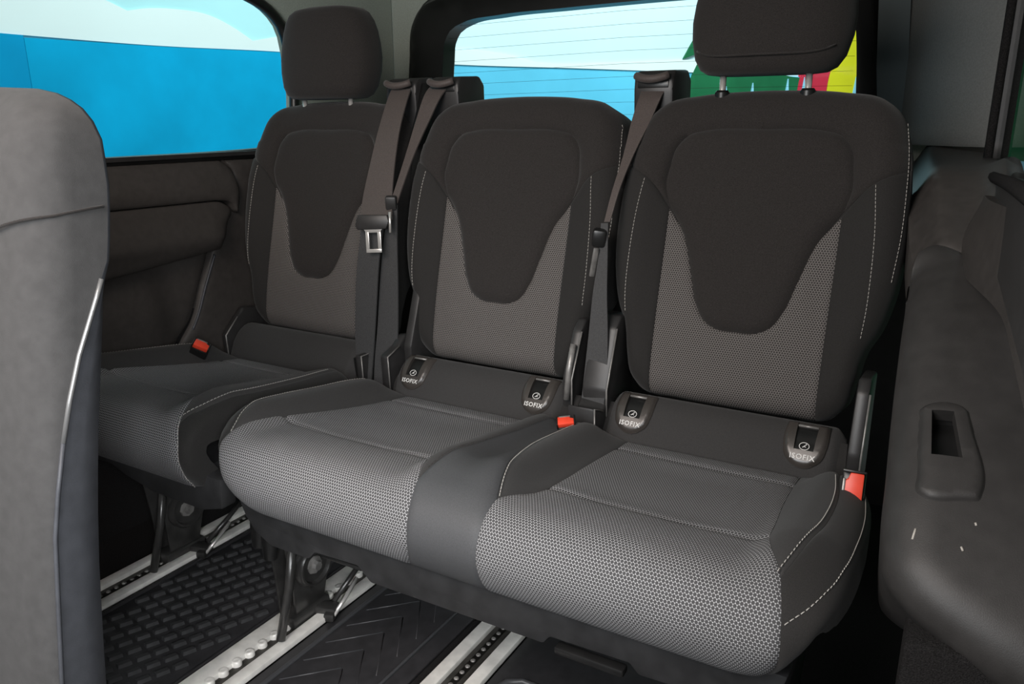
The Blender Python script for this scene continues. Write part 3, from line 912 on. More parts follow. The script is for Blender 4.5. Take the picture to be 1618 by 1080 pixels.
# headrest -----------------------------------------------------------
def make_headrest(parent, cx, y0, z0, hgt=.205, tilt=.04, post=True, dx=0.0, piping=True):
    """y0: front face; z0: bottom"""
    rings = []
    n = 40
    for t, w_, f_, b_ in ((0.0, .60, .50, .55), (.012, .74, .70, .78), (.05, .84, .86, .92), (.14, .925, .95, 1.0), (.30, .985, .99, 1.03), (.45, 1.0, 1.0, 1.0), (.60, .975, .99, .93), (.74, .93, .97, .84), (.85, .87, .93, .74), (.93, .79, .86, .62), (.975, .68, .74, .50), (1.0, .44, .50, .30)):
        r = []
        for k in range(n):
            a = 2 * math.pi * k / n
            ca, sa = math.cos(a), math.sin(a)
            z = z0 + hgt * t
            e = 2 / 3.6
            x = math.copysign(abs(ca)**e, ca) * .138 * w_
            yy = math.copysign(abs(sa)**e, sa)
            y = y0 + .062 + (yy * (.062 if yy < 0 else .070) * (f_ if yy < 0 else b_)) + tilt * (t - .3) * .6
            y += .016 * (abs(x) / .128)**2 * (1 if yy < 0 else .2)      # gently wrapped front
            r.append((cx + x + dx, y, z))
        rings.append(r)
    mb = MB().loft(rings)
    o = mb.build('headrest', 'knit', parent, True)
    # piping around the lower front edge and the two sides
    q = []
    for k in range(21):
        s = -1 + k / 10
        x = s * .116
        q.append((cx + x + dx, y0 + .0005 + .018 * abs(s)**3 * 1.0 + .016 * (abs(x) / .128)**2 - .0085 + .0015, z0 + .030 + .012 * abs(s)**6))
    if piping:
        MB().tube(q, .0016, 6).build('seam_piping', 'knit', o, True)
    if post:
        for s in (-.074, .074):
            MB().tube([(cx + s + dx, y0 + .055, z0 - .10), (cx + s + dx, y0 + .055, z0 + .02)], .0058, 12).build('headrest_post', 'chrome', o, True)
            MB().lathe((cx + s + dx, y0 + .055, z0 - .040), (0, 0, 1), [(0, 0), (.013, 0), (.013, .012), (.010, .016), (0, .016)], 16).build('post_collar', 'gloss', o, 35)
    return o


# cushions -----------------------------------------------------------
PRS = [(1.330, .452), (1.305, .457), (1.282, .448), (1.264, .430), (1.250, .408), (1.241, .394), (1.22, .3965), (1.15, .408), (1.05, .423), (.95, .438), (.88, .449), (.83, .4545), (.80, .452), (.775, .439), (.762, .418), (.757, .395), (.762, .37), (.772, .35), (.785, .333), (.80, .31)]
CSH = Profile(PRS)
# keep the arc length used when measuring the panels
_P0 = np.array([(1.318, .470), (1.300, .468), (1.278, .456), (1.262, .435), (1.250, .410), (1.243, .396), (1.22, .3975), (1.15, .408), (1.05, .423), (.95, .438), (.88, .449), (.83, .4545), (.80, .452), (.775, .439), (.762, .418), (.757, .395), (.762, .37), (.772, .35), (.785, .333), (.80, .31)])
_S0 = np.r_[0, np.cumsum(np.hypot(*np.diff(_P0, axis=0).T))]
_S1 = np.r_[0, np.cumsum(np.hypot(*np.diff(np.array(PRS), axis=0).T))]
CSH.S = np.interp(CSH.S, _S1, _S0)
CSL = Profile(PRS, dy=DYL)
CSL.S = CSH.S


def make_hcush(centres, sides, mid=None):
    def f(p):
        x, s = p[:, 0], p[:, 1]
        t = np.min([np.abs(x - c) for c in centres], axis=0)
        env = ss(.09, .19, s) * (1 - ss(.47, .60, s))
        h = .034 * ss(.145, .205, t) * env
        h = h - .007 * (1 - ss(.05, .15, t)) * ss(.15, .25, s) * (1 - ss(.40, .5, s))
        if mid is not None:
            q = np.abs(x - mid)
            h = h - .016 * (1 - ss(.004, .040, q)) * ss(.08, .15, s) * (1 - ss(.36, .58, s))
        h = h + .006 * np.exp(-((s - .60) / .06)**2)
        d = np.min([seg_dist(p, L, False) for L in sides], axis=0)
        r = .050
        k = np.clip(1 - d / r, 0, 1)
        return h - r * (.9 - .62 * ss(.47, .60, s)) * (1 - np.sqrt(1 - k * k)) * ss(.03, .12, s)
    return f


# right outline of a seat, relative to the seat centre (hx, s)
OUT_R = [(.215, .118), (.245, .15), (.262, .20), (.272, .30), (.274, .40), (.272, .48), (.264, .55), (.250, .60), (.232, .64), (.214, .68), (.200, .705)]
MESH_R = [(.150, .118), (.151, .20), (.156, .30), (.165, .40), (.170, .46), (.184, .515), (.203, .555), (.213, .595), (.216, .64), (.208, .675), (.196, .705)]
LOBE_R = [(.212, .118), (.216, .20), (.226, .28), (.230, .38), (.226, .46), (.214, .52), (.203, .556)]


def rel(run, c, sg=1):
    return [(c + sg * x, s) for x, s in run]


def seat_side(root, c, sg, F, hb, outer=True):
    """dark side of a cushion: inner lobe, outer side, stitched seams"""
    cut = LOBE_R[-1][1] + .002
    i_ = [q for q in MESH_R if q[1] <= cut]
    lob = chain(rel(i_, c, sg), rel(LOBE_R[::-1], c, sg), [(c + sg * .212, .118), (c + sg * .150, .118)], step=.005)
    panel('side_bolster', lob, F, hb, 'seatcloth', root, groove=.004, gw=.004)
    stitches([(c + sg * (x - .006), s) for x, s in LOBE_R[1:]], F, hb, root)
    if outer:
        o_ = [(x, s) for x, s in MESH_R if s >= cut - .004]
        out = chain(rel(LOBE_R, c, sg), rel(o_, c, sg), rel(OUT_R[::-1], c, sg), [(c + sg * .215, .118), (c + sg * .212, .118)], step=.005)
        panel('outer_side', out, F, hb, 'bolster', root, groove=.003, gw=.003, skirt=.015 if root.name.startswith('double') else .03)
        st = [(.218, .600), (.238, .578), (.254, .545), (.2625, .50), (.266, .42), (.264, .31), (.255, .22)]
        if root.name.startswith('double'):
            stitches([(c + sg * x, s) for x, s in st], F, hb, root)
        else:
            stitches([(c + sg * (x + .004), s) for x, s in o_], F, hb, root)


def mesh_panel(root, poly, c, F, hb):
    ln = [[(c - .19, .452), (c, .446), (c + .19, .456)], [(c - .16, .180), (c, .178), (c + .16, .182)]]
    return panel('patterned_panel', poly, F, hb, 'hex', root, res=.006, groove=.003, gw=.004, lines=[crom(l, .01) for l in ln], lg=(.0045, .006))


OUT_N = [(min(x, .262), s) for x, s in OUT_R]
GI = 'child seat anchor guides along the seat base'


def isofix(root, cx, F, hb, s0=.022):
    """black bezel with a slot, round emblem and white lettering, let into the roll under the backrest"""
    P = chain([(cx - .034, s0), (cx + .034, s0)], [(cx + .034, s0), (cx + .034, s0 + .045), (cx + .029, s0 + .064), (cx + .016, s0 + .077), (cx, s0 + .081), (cx - .016, s0 + .077), (cx - .029, s0 + .064), (cx - .034, s0 + .045), (cx - .034, s0)], step=.003)
    Hh = chain([(cx - .017, s0 + .006), (cx + .017, s0 + .006)], [(cx + .017, s0 + .006), (cx + .0155, s0 + .052)], [(cx + .0155, s0 + .052), (cx - .0155, s0 + .052)], [(cx - .0155, s0 + .052), (cx - .017, s0 + .006)], step=.003)
    o = panel('anchor_guide', P, F, lambda p: hb(p) + .0025 + .0060 * ss(0, .006, seg_dist(p, P, True)), 'bezel', root, res=.004, groove=0, skirt=.012, hole=Hh, ringsd=(.0015, .0035))
    W = chain([(cx - .018, s0 + .004), (cx + .018, s0 + .004)], [(cx + .018, s0 + .004), (cx + .017, s0 + .054)], [(cx + .017, s0 + .054), (cx - .017, s0 + .054)], [(cx - .017, s0 + .054), (cx - .018, s0 + .004)], step=.004)
    panel('slot', W, F, lambda p: hb(p) + .0020 + .0030 * ss(s0 + .035, s0 + .054, p[:, 1]), 'gloss', o, res=.006, groove=0, skirt=.004, ringsd=())
    q = F(np.array([[cx - .016, s0 + .010], [cx + .016, s0 + .010]]), hb(np.array([[cx, s0 + .01]] * 2)) + .006)
    MB().tube([tuple(q[0]), tuple(q[1])], .0022, 8).build('anchor_bar', 'greysteel', o, True)

    def frame_at(s, lift):
        a = F(np.array([[cx, s]]), hb(np.array([[cx, s]])) + lift)[0]
        b = F(np.array([[cx, s - .004]]), hb(np.array([[cx, s - .004]])) + lift)[0]
        ey = Vector(b - a).normalized()
        ex = Vector((1, 0, 0))
        return Vector(a), ex, ey, ex.cross(ey)
    a, ex, ey, ez = frame_at(s0 + .045, .0058)
    ring = [a + ex * math.cos(2 * math.pi * k / 20) * .0078 + ey * math.sin(2 * math.pi * k / 20) * .0062 for k in range(20)]
    em = MB().tube(ring, .0007, 5, closed=True)
    em.tube([a + ex * -.0028 + ey * -.0022, a + ex * -.0003 + ey * -.0004, a + ex * .003 + ey * -.0012], .0009, 5)
    em.tube([a + ex * -.0003 + ey * -.0004, a + ex * .0018 + ey * .0022], .0009, 5)
    em.lathe(a + ex * .0028 + ey * .0030, ez, [(0, 0), (.0011, 0), (.0011, .0006), (0, .0006)], 8)
    em.build('child_seat_emblem', 'white', o, True)
    a, ex, ey, ez = frame_at(s0 + .0680, .0094)
    cu = bpy.data.curves.new('lettering', 'FONT')
    cu.body = 'ISOFIX'
    cu.size = .0122
    cu.align_x = 'CENTER'
    cu.space_character = 1.12
    cu.extrude = .0003
    cu.offset = .0002
    cu.resolution_u = 2
    cu.materials.append(M['white'])
    tmp = bpy.data.objects.new('lettering', cu)
    COL.objects.link(tmp)
    bpy.context.view_layer.update()
    me = bpy.data.meshes.new_from_object(tmp.evaluated_get(bpy.context.evaluated_depsgraph_get()))
    bpy.data.objects.remove(tmp)
    t = bpy.data.objects.new('lettering', me)
    COL.objects.link(t)
    t.parent = o
    t.matrix_local = Matrix.Translation(a - wloc(o)) @ Matrix((ex, ey, ez)).transposed().to_4x4()
    return o


def buckle(root, pos, rot, sc=1.0, long=.10, spin=0.0):
    """belt buckle: black housing on a stalk, red press button with the tongue slot"""
    R = Euler(rot).to_matrix() @ Matrix.Rotation(spin, 3, 'Z')
    pos = Vector(pos)

    def tr(mb):
        mb.v = [tuple(R @ Vector(p) * sc + pos) for p in mb.v]
        return mb
    b = MB()
    b.box((0, 0, -.030), (.040, .024, .056), bev=.004)
    b.box((-.0185, 0, .003), (.003, .024, .016), bev=.001)
    b.box((.0185, 0, .003), (.003, .024, .016), bev=.001)
    o = tr(b).build('belt_buckle', 'gloss', root, 40)
    r = MB()
    r.prism([(-.017, -.010), (.017, -.010), (.017, .004), (.010, .006), (.008, .010), (-.017, .010)], (0, 0, -.002), (1, 0, 0), (0, 1, 0), .012, bev=.0015)
    tr(r).build('red_button', 'red', o, 40)
    tr(MB().box((-.002, .0095, .008), (.024, .003, .006), bev=.0008)).build('tongue_slot', 'greysteel', o, 40)
    tr(MB().box((0, 0, -.058 - long / 2), (.022, .010, long), bev=.002)).build('stalk', 'plastic', o, 40)
    return o


# ---------------------------------------------------------------- double bench
bench = empty('double_seat_bench', (CB, 1.0, 0.0), 'two-place rear bench in black and grey patterned cloth, headrest over its right place only', 'seat')
OUT_N = [q for q in OUT_N if q[1] < .42] + [(.255, .46), (.236, .52), (.210, .56), (.184, .60), (.167, .64), (.152, .68), (.142, .705)]
LOBE_N = [(.186, .556), (.206, .515), (.226, .46), (.237, .38), (.234, .28), (.224, .18), (.212, .118)]
sideL = crom(rel(OUT_N, XM, -1), .006)
sideR = crom(rel(OUT_R, XR, 1), .006)
hbn = make_hcush((XM, XR), (sideL, sideR), CB)
# dark foam body under the covers
ob = chain(rel(OUT_R, XR, 1), [(XR + .2, .705), (XM - .142, .705)], rel(OUT_N[::-1], XM, -1), [(XM - .215, .118), (XM - .19, .04)], [(XM - .19, .04), (XR + .21, .04)], [(XR + .21, .04), (XR + .215, .118)], step=.008)
cushion = panel('seat_cushion', ob, CSH, lambda p: hbn(p) - .008, 'bolster', bench, res=.014, groove=0, skirt=.020)
bot = .706
# patterned seat faces
pm = chain([(XM - .150, .118), (XM + .150, .118)], rel(MESH_R, XM, 1), [(XM + .196, .705), (XM - .140, .705)],
           rel([(.140, .705), (.150, .68), (.165, .64), (.180, .605), (.190, .575), (.186, .556)], XM, -1), rel([(.186, .556), (.182, .542), (.176, .515), (.170, .46), (.165, .40), (.156, .30), (.151, .20), (.150, .118)], XM, -1))
mesh_panel(bench, pm, XM, CSH, hbn)
pr = chain([(XR - .150, .118), (XR + .150, .118)], rel(MESH_R, XR, 1), [(XR + .196, .705), (XR - .172, .705)],
           rel([(.172, .705), (.170, .66), (.170, .61), (.172, .545)], XR, -1), rel([(.172, .545), (.160, .515), (.145, .47), (.143, .40), (.146, .30), (.147, .20), (.150, .118)], XR, -1))
mesh_panel(bench, pr, XR, CSH, hbn)
# left side of the middle place
lobL = chain(rel([(.150, .118), (.151, .20), (.156, .30), (.165, .40), (.170, .46), (.176, .515), (.182, .542), (.186, .556)], XM, -1), rel(LOBE_N, XM, -1), [(XM - .212, .118), (XM - .150, .118)])
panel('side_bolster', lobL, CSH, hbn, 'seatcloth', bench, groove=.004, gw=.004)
stitches(rel([(x - .004, s) for x, s in LOBE_N], XM, -1), CSH, hbn, bench)
outL = chain(rel(LOBE_N, XM, -1), [(XM - .212, .118), (XM - .215, .118)], rel([q for q in OUT_N if q[1] <= .565] + [(.192, .588)], XM, -1), rel([(.192, .588), (.1895, .572), (.186, .556)], XM, -1))
panel('outer_side', outL, CSH, hbn, 'bolster', bench, groove=.003, gw=.003, skirt=.015)
seat_side(bench, XR, 1, CSH, hbn)
# lobe of the right place and the plain strip between the places
lob2 = chain([(XR - .150, .118), (XR - .147, .20), (XR - .146, .30), (XR - .143, .40), (XR - .145, .47), (XR - .160, .515), (XR - .172, .545)],
             [(XR - .172, .545), (XR - .190, .50), (XR - .206, .435), (XR - .220, .345), (XR - .226, .25), (XR - .226, .15), (XR - .215, .105)], [(XR - .215, .105), (XR - .150, .118)])
panel('side_bolster', lob2, CSH, hbn, 'seatcloth', bench, groove=.004, gw=.004)
stitches([(XR - .1705, .541), (XR - .187, .50), (XR - .202, .435), (XR - .216, .345), (XR - .222, .25), (XR - .222, .15)], CSH, hbn, bench, dash=.0060, pitch=.0064)
lob3 = chain([(XM + .150, .118), (XM + .151, .20), (XM + .156, .30), (XM + .165, .40), (XM + .170, .46), (XM + .184, .515), (XM + .203, .555)],
             [(XM + .203, .555), (XM + .212, .47), (XM + .216, .38), (XM + .218, .28), (XM + .218, .118)], [(XM + .218, .118), (XM + .150, .118)])
panel('side_bolster', lob3, CSH, hbn, 'seatcloth', bench, groove=.004, gw=.004)
stitches([(XM + .206, .535), (XM + .215, .45), (XM + .2195, .37), (XM + .222, .28), (XM + .222, .2)], CSH, hbn, bench, r=.0005, m='knit')
strip = chain([(XM + .218, .118), (XM + .218, .28), (XM + .216, .38), (XM + .212, .47), (XM + .203, .555)], [q for q in rel(MESH_R, XM, 1) if q[1] >= .555], [(XM + .196, .705), (XR - .172, .705)],
              [(XR - .172, .705), (XR - .170, .66), (XR - .170, .61), (XR - .172, .545)], [(XR - .172, .545), (XR - .190, .50), (XR - .206, .435), (XR - .220, .345), (XR - .226, .25), (XR - .226, .118)], [(XR - .226, .118), (XM + .218, .118)])
panel('center_strip', strip, CSH, hbn, 'strip', bench, groove=.003, gw=.004)
# rolls of plain cloth under each backrest
for c in (XM, XR):
    rl = chain([(c - .200, .0), (c + .205, .0)], [(c + .205, .0), (c + .212, .116)], [(c + .212, .116), (c - .212, .116)], [(c - .212, .116), (c - .200, .0)])
    hr = lambda p, c=c: hbn(p) + .002 - .02 * (1 - ss(0, .025, .212 - np.abs(p[:, 0] - c)))
    panel('lumbar_roll', rl, CSH, hr, 'seatcloth', bench, groove=.003, gw=.004, skirt=.04)
    for sx in (-.152, .148):
        isofix(bench, c + sx, CSH, hr)
# under-tray with its front apron
tf = [(-1.005, .345), (-.991, .313), (-.971, .288), (-.935, .270), (-.849, .271), (-.834, .287), (-.745, .291), (-.720, .269), (-.419, .272), (-.409, .286), (-.296, .289), (-.283, .276), (-.14, .282), (-.115, .31), (-.105, .345)]
MB().prism([(x, z) for x, z in tf], (0, .797, 0), (1, 0, 0), (0, 0, 1), .030, bev=.004).v
tray = MB().prism(tf, (0, .830, 0), (1, 0, 0), (0, 0, 1), .034, bev=.004)
tray.box((-.56, 1.05, .325), (.90, .48, .06), bev=.008)
tray = tray.build('under_tray', 'tray', bench, 30)
MB().box((-.785, .812, .282), (.085, .020, .007), bev=.002).build('release_handle', 'gloss', tray)
MB().box((-.352, .803, .270), (.10, .018, .012), bev=.004).build('release_handle', 'gloss', tray)
back_r = make_backrest(bench, XR, 0)
back_m = copy_tree(back_r, bench, (XM - XR, 0, 0))
hr_r = make_headrest(bench, XR - .010, 1.415, 1.029)


def belt_tower(root, x0, x1, z1, yb, name='belt_guide', drop=.12):
    """moulded black guide the belt comes out of, on top of the backrest"""
    cx, wd = (x0 + x1) / 2, x1 - x0
    prof = [(1.495, z1 - drop), (1.488, z1 - .035), (1.490, z1 - .012), (1.505, z1), (yb - .02, z1 + .004), (yb, z1 - .014), (yb + .004, z1 - drop)]
    o = MB().prism([(y, z) for y, z in prof], (x0, 0, 0), (0, 1, 0), (0, 0, 1), wd, bev=.006).build(name, 'plastic', root, 40)
    # lip over the belt slot
    lip = []
    for k in range(11):
        s = -1 + k / 5
        lip.append((cx + s * wd * .40, 1.482 - .010 * (1 - s * s), z1 - .010 - .007 * (1 - s * s)))
    MB().tube(lip, .0075, 10).build('slot_lip', 'belt', o, True)
    MB().box((cx, 1.490, z1 - .026), (wd * .78, .006, .014), bev=.002).build('slot', 'gloss', o)
    return o


belt_tower(bench, -1.082, -1.002, 1.050, 1.60)
belt_tower(bench, -.592, -.512, 1.046, 1.60)

# hinge covers beside the lower backrests
def hinge(root, x, y, z0, z1, wd=.022, dep=.10, edge=True, lean=.05):
    p = [(y - .030, z0), (y - .034, z0 + .08), (y - .012 + lean * .4, z1 - .02), (y + .005 + lean * .5, z1), (y + dep, z1 - .01), (y + dep, z0)]
    o = MB().prism(p, (x, 0, 0), (0, 1, 0), (0, 0, 1), wd, bev=.005).build('hinge_cover', 'plastic', root, 40)
    if edge:
        MB().tube([(x + wd + .001, q[0] - .001, q[1]) for q in (p[0], p[1], p[2])], .0018, 6).build('bright_edge', 'greysteel', o, True)
    return o


hinge(bench, XM - .235, 1.285, .385, .50)
hinge(bench, XM - .205, 1.33, .40, .62, edge=False)
hinge(bench, XM + .200, 1.300, .40, .585, wd=.020)
hinge(bench, XR - .258, 1.300, .39, .60, wd=.050)
hinge(bench, XR - .262, 1.245, .372, .455, wd=.055)
hinge(bench, XR + .214, 1.285, .36, .555, wd=.020, lean=.02)
hl = MB().tube([(XM + .212, 1.262, .44), (XM + .213, 1.270, .50), (XM + .214, 1.285, .545)], .006, 10).build('hinge_lever', 'greysteel', bench, True)
buckle(bench, (XM + .262, 1.160, .437), (math.radians(30), math.radians(-8), math.radians(25)), .85, .05)
buckle(bench, (XR + .240, 1.112, .447), (math.radians(66), math.radians(0), math.radians(4)), 1.3, .05, math.radians(90))


# seat foot on its rail
def foot(root, cx, y0, small=False):
    """pivot bracket that holds the seat on a rail"""
    pl = [(y0 - .040, .020), (y0 - .045, .110), (y0 - .062, .262), (y0 + .13, .262), (y0 + .055, .105), (y0 + .030, .020)]
    o = MB().prism(pl, (cx + .010, 0, 0), (0, 1, 0), (0, 0, 1), .006, bev=.0015).build('foot_bracket', 'steel', root, 35)
    MB().prism([(y - .0, z) for y, z in pl], (cx - .034, 0, 0), (0, 1, 0), (0, 0, 1), .006, bev=.0015).build('inner_plate', 'steel', o, 35)
    bx = cx + .016
    MB().lathe((bx, y0 + .005, .125), (1, 0, 0), [(.044, 0), (.044, .012), (.040, .018), (.036, .018), (.033, .010), (.018, .010), (.018, .004)], 32).build('pivot_boss', 'steel', o, 40)
    MB().lathe((bx + .006, y0 + .005, .125), (1, 0, 0), [(0, .016), (.009, .016), (.011, .012), (.011, .008), (.018, .007), (.020, 0)], 8).build('pivot_bolt', 'greysteel', o, 30)
    MB().tube([(cx + .030, y0 - .098, .022), (cx + .034, y0 - .070, .120), (cx + .034, y0 - .050, .215)], .0085, 10).build('front_strut', 'steel', o, True)
    MB().box((cx + .002, y0 - .005, .024), (.040, .10, .024), bev=.005).build('rail_shoe', 'steel', o, 35)
    h = MB().box((cx + .034, y0 + .020, .020), (.050, .030, .022), (0, 0, .3), bev=.006)
    h.box((cx + .052, y0 + .010, .016), (.022, .022, .018), (0, 0, .4), bev=.005)
    h.build('lock_hook', 'steel', o, 35)
    MB().tube([(cx + .060, y0 + .012, .018), (cx + .058, y0 + .050, .036), (cx + .054, y0 + .090, .058)], .0042, 10).build('lever_rod', 'chrome', o, True)
    MB().tube([(cx + .040, y0 + .035, .030), (cx + .040, y0 + .10, .062), (cx + .040, y0 + .14, .085)], .0055, 10).build('lever_arm', 'steel', o, True)
    return o


foot(bench, -1.035, .955)
foot(bench, -.140, 1.00)
hg = MB()
hg.tube([(-1.075, .905, .262), (-1.078, .90, .225), (-1.080, .895, .180)], [.016, .020, .015], 14)
hg.tube([(-1.045, .900, .262), (-1.046, .893, .215), (-1.048, .890, .165)], [.014, .018, .013], 14)
hg.box((-1.06, .91, .26), (.07, .05, .03), bev=.008)
hg.build('lock_housing', 'gloss', bench, 45)

# ---------------------------------------------------------------- single seat
single = empty('single_seat', (XL, 1.0, 0.0), 'narrow single rear seat with a headrest, standing between the left wall and the bench', 'seat')
MESH_K, LOBE_K, OUT_K = list(MESH_R), list(LOBE_R), list(OUT_R)
MESH_R[:] = [(.150, .118), (.152, .20), (.158, .30), (.166, .40), (.172, .47), (.200, .535), (.222, .575), (.240, .61), (.241, .65), (.232, .69), (.224, .722)]
LOBE_R[:] = [(.212, .118), (.220, .20), (.232, .28), (.240, .38), (.243, .46), (.240, .53), (.2225, .576)]
OUT_R[:] = [(.215, .118), (.245, .15), (.258, .20), (.263, .30), (.264, .40), (.264, .52), (.264, .60), (.262, .66), (.256, .70), (.250, .722)]
hsl = make_hcush((XL,), (crom(rel(OUT_R, XL, -1), .006), crom(rel(OUT_R, XL, 1), .006)))
obs = chain(rel(OUT_R, XL, 1), [(XL + .25, .722), (XL - .25, .722)], rel(OUT_R[::-1], XL, -1), [(XL - .215, .118), (XL - .19, .04)], [(XL - .19, .04), (XL + .19, .04)], [(XL + .19, .04), (XL + .215, .118)], step=.008)
panel('seat_cushion', obs, CSL, lambda p: hsl(p) - .008, 'bolster', single, res=.014, groove=0, skirt=.020)
ps = chain([(XL - .150, .118), (XL + .150, .118)], rel(MESH_R, XL, 1), [(XL + .224, .722), (XL - .224, .722)], rel(MESH_R[::-1], XL, -1))
mesh_panel(single, ps, XL, CSL, hsl)
seat_side(single, XL, 1, CSL, hsl)
seat_side(single, XL, -1, CSL, hsl)
rl = chain([(XL - .200, .0), (XL + .205, .0)], [(XL + .205, .0), (XL + .212, .116)], [(XL + .212, .116), (XL - .212, .116)], [(XL - .212, .116), (XL - .200, .0)])
panel('lumbar_roll', rl, CSL, lambda p: hsl(p) + .006 - .02 * (1 - ss(0, .025, .212 - np.abs(p[:, 0] - XL))), 'seatcloth', single, groove=.003, gw=.004, skirt=.04)
ts = [(-1.59, .36), (-1.50, .338), (-1.42, .318), (-1.352, .294), (-1.27, .278), (-1.13, .276), (-1.075, .292), (-1.07, .35)]
tr_ = MB().prism(ts, (0, .850, 0), (1, 0, 0), (0, 0, 1), .034, bev=.005)
tr_.box((XL, 1.06, .325), (.46, .46, .06), bev=.008)
tr_.build('under_tray', 'tray', single, 30)
back_l = copy_tree(back_r, single, (0, 0, 0))
for ch in list(back_l.children):
    if ch.get('edge_seam'):
        bpy.data.objects.remove(ch)
back_l.location = Vector((XL - XR, DYL, 0)) + Vector(bench.location) - Vector(single.location)
hl_ = make_headrest(single, XL - .016, 1.425, 1.008, hgt=.208, piping=False)
belt_tower(single, -1.205, -1.118, 1.050, 1.58, drop=.15)
MB().tube([(-1.106, 1.515, 1.035), (-1.108, 1.490, .96), (-1.118, 1.465, .90)], [.012, .013, .008], 10).build('guide_spine', 'gloss', single, True)
foot(single, -1.448, .985)
buckle(single, (XL - .158, 1.15, .447), (math.radians(30), math.radians(28), math.radians(40)), 1.0, .05)
hinge(single, XL + .215, 1.30, .37, .47, wd=.018)
hinge(single, XL - .228, 1.30, .36, .50, wd=.018, edge=True)

# ---------------------------------------------------------------- belts
GB = 'seat belts hanging between the rear seats'


def ribbon(rows, name, m, parent, th=.0016, step=.012):
    A = crom([r[0] for r in rows], step)
    B_ = crom([r[1] for r in rows], step)
    n = 60
    A = np.array([A[int(i)] for i in np.linspace(0, len(A) - 1, n)])
    B_ = np.array([B_[int(i)] for i in np.linspace(0, len(B_) - 1, n)])
    T = np.gradient((A + B_) / 2, axis=0)
    W = B_ - A
    N = np.cross(W, T)
    N /= np.linalg.norm(N, axis=1)[:, None] + 1e-12
    rings = []
    for a, b, nn in zip(A, B_, N):
        r = []
        for k in range(5):
            r.append(tuple(a + (b - a) * k / 4 + nn * th))
        for k in range(4, -1, -1):
            r.append(tuple(a + (b - a) * k / 4 - nn * th))
        rings.append(r)
    mb = MB().loft(rings)
    return mb.build(name, m, parent, 50)


def belt_thing(label, loc):
    return empty('seat_belt', loc, label, 'seat belt', GB)


b1 = belt_thing('brown seat belt beside the single seat, its bare metal tongue hanging over the seat edge', (-1.14, 1.33, .38))
ribbon([((-1.201, 1.530, 1.047), (-1.151, 1.530, 1.045)), ((-1.182, 1.480, 1.021), (-1.127, 1.480, 1.020)), ((-1.174, 1.425, 0.946), (-1.115, 1.425, 0.946)), ((-1.174, 1.385, 0.862), (-1.105, 1.385, 0.862)), ((-1.172, 1.350, 0.785), (-1.089, 1.350, 0.786)), ((-1.160, 1.325, 0.748), (-1.070, 1.325, 0.752))], 'upper_webbing', 'belt', b1)
ribbon([((-1.158, 1.325, 0.737), (-1.094, 1.325, 0.741)), ((-1.160, 1.318, 0.692), (-1.100, 1.318, 0.696)), ((-1.168, 1.312, 0.630), (-1.106, 1.312, 0.636)), ((-1.171, 1.305, 0.557), (-1.110, 1.305, 0.563)), ((-1.171, 1.297, 0.468), (-1.116, 1.297, 0.476)), ((-1.157, 1.282, 0.375), (-1.119, 1.282, 0.380))], 'lower_webbing', 'beltgrey', b1)


def tongue(root, p, ex, ey, k=1.0):
    """belt tongue: black grip bar, steel blade with a square eye"""
    p, ex, ey = Vector(p), Vector(ex).normalized(), Vector(ey).normalized()
    ey = (ey - ex * ey.dot(ex)).normalized()
    ez = ex.cross(ey)
    g = MB()
    Rm = Matrix((ex, ey, ez)).transposed()
    g.prism([(-.044 * k, -.004), (-.040 * k, -.014), (.036 * k, -.014), (.044 * k, .002), (.040 * k, .016), (-.036 * k, .018)], p - ez * .006, ex, ey, .012, bev=.003)
    o = g.build('tongue_grip', 'plastic', root, 40)
    w_, h0, h1, t = .0155 * k, -.013, -.062 * k, .0085 * k
    b = MB()
    b.prism([(-.026 * k, h0 + .002), (.026 * k, h0 + .002), (w_ + .002, h0 - .008), (-w_ - .002, h0 - .008)], p - ez * .0014, ex, ey, .0028, bev=.0006)
    for sx in (-1, 1):
        b.prism([(sx * w_ - t / 2, h1), (sx * w_ + t / 2, h1), (sx * w_ + t / 2, h0 - .006), (sx * w_ - t / 2, h0 - .006)], p - ez * .0014, ex, ey, .0028, bev=.0006)
    b.prism([(-w_ - t / 2, h1 - t * .9), (w_ + t / 2, h1 - t * .9), (w_ + t / 2, h1 + .001), (-w_ - t / 2, h1 + .001)], p - ez * .0014, ex, ey, .0028, bev=.0006)
    b.build('tongue_blade', 'chrome', o, 35)
    MB().tube([p + ex * .046 * k + ey * .022, p + ex * .044 * k + ey * -.022], .0028, 8).build('guide_pin', 'chrome', o, True)
    return o


tongue(b1, (-1.110, 1.306, .744), (1, .25, .06), (.05, .12, 1), .92)
MB().box((-1.150, 1.280, .412), (.022, .008, .056), (.1, 0, -.1), bev=.002).build('anchor_plate', 'gloss', b1)

b2 = belt_thing('brown seat belt seen edge-on at the left shoulder of the middle place', (-1.09, 1.33, .38))
ribbon([((-1.085, 1.530, 1.044), (-1.030, 1.530, 1.043)), ((-1.082, 1.482, 1.019), (-1.034, 1.482, 1.018)), ((-1.086, 1.445, 0.957), (-1.050, 1.445, 0.957)), ((-1.089, 1.410, 0.890), (-1.066, 1.410, 0.890)), ((-1.091, 1.372, 0.823), (-1.072, 1.372, 0.824)), ((-1.093, 1.350, 0.783), (-1.075, 1.350, 0.784))], 'upper_webbing', 'belt', b2)
ribbon([((-1.096, 1.350, 0.780), (-1.075, 1.350, 0.781)), ((-1.107, 1.338, 0.701), (-1.070, 1.338, 0.703)), ((-1.114, 1.325, 0.602), (-1.063, 1.325, 0.607)), ((-1.115, 1.310, 0.503), (-1.057, 1.310, 0.510)), ((-1.115, 1.295, 0.432), (-1.053, 1.295, 0.441)), ((-1.109, 1.280, 0.375), (-1.060, 1.280, 0.380))], 'lower_webbing', 'beltgrey', b2)
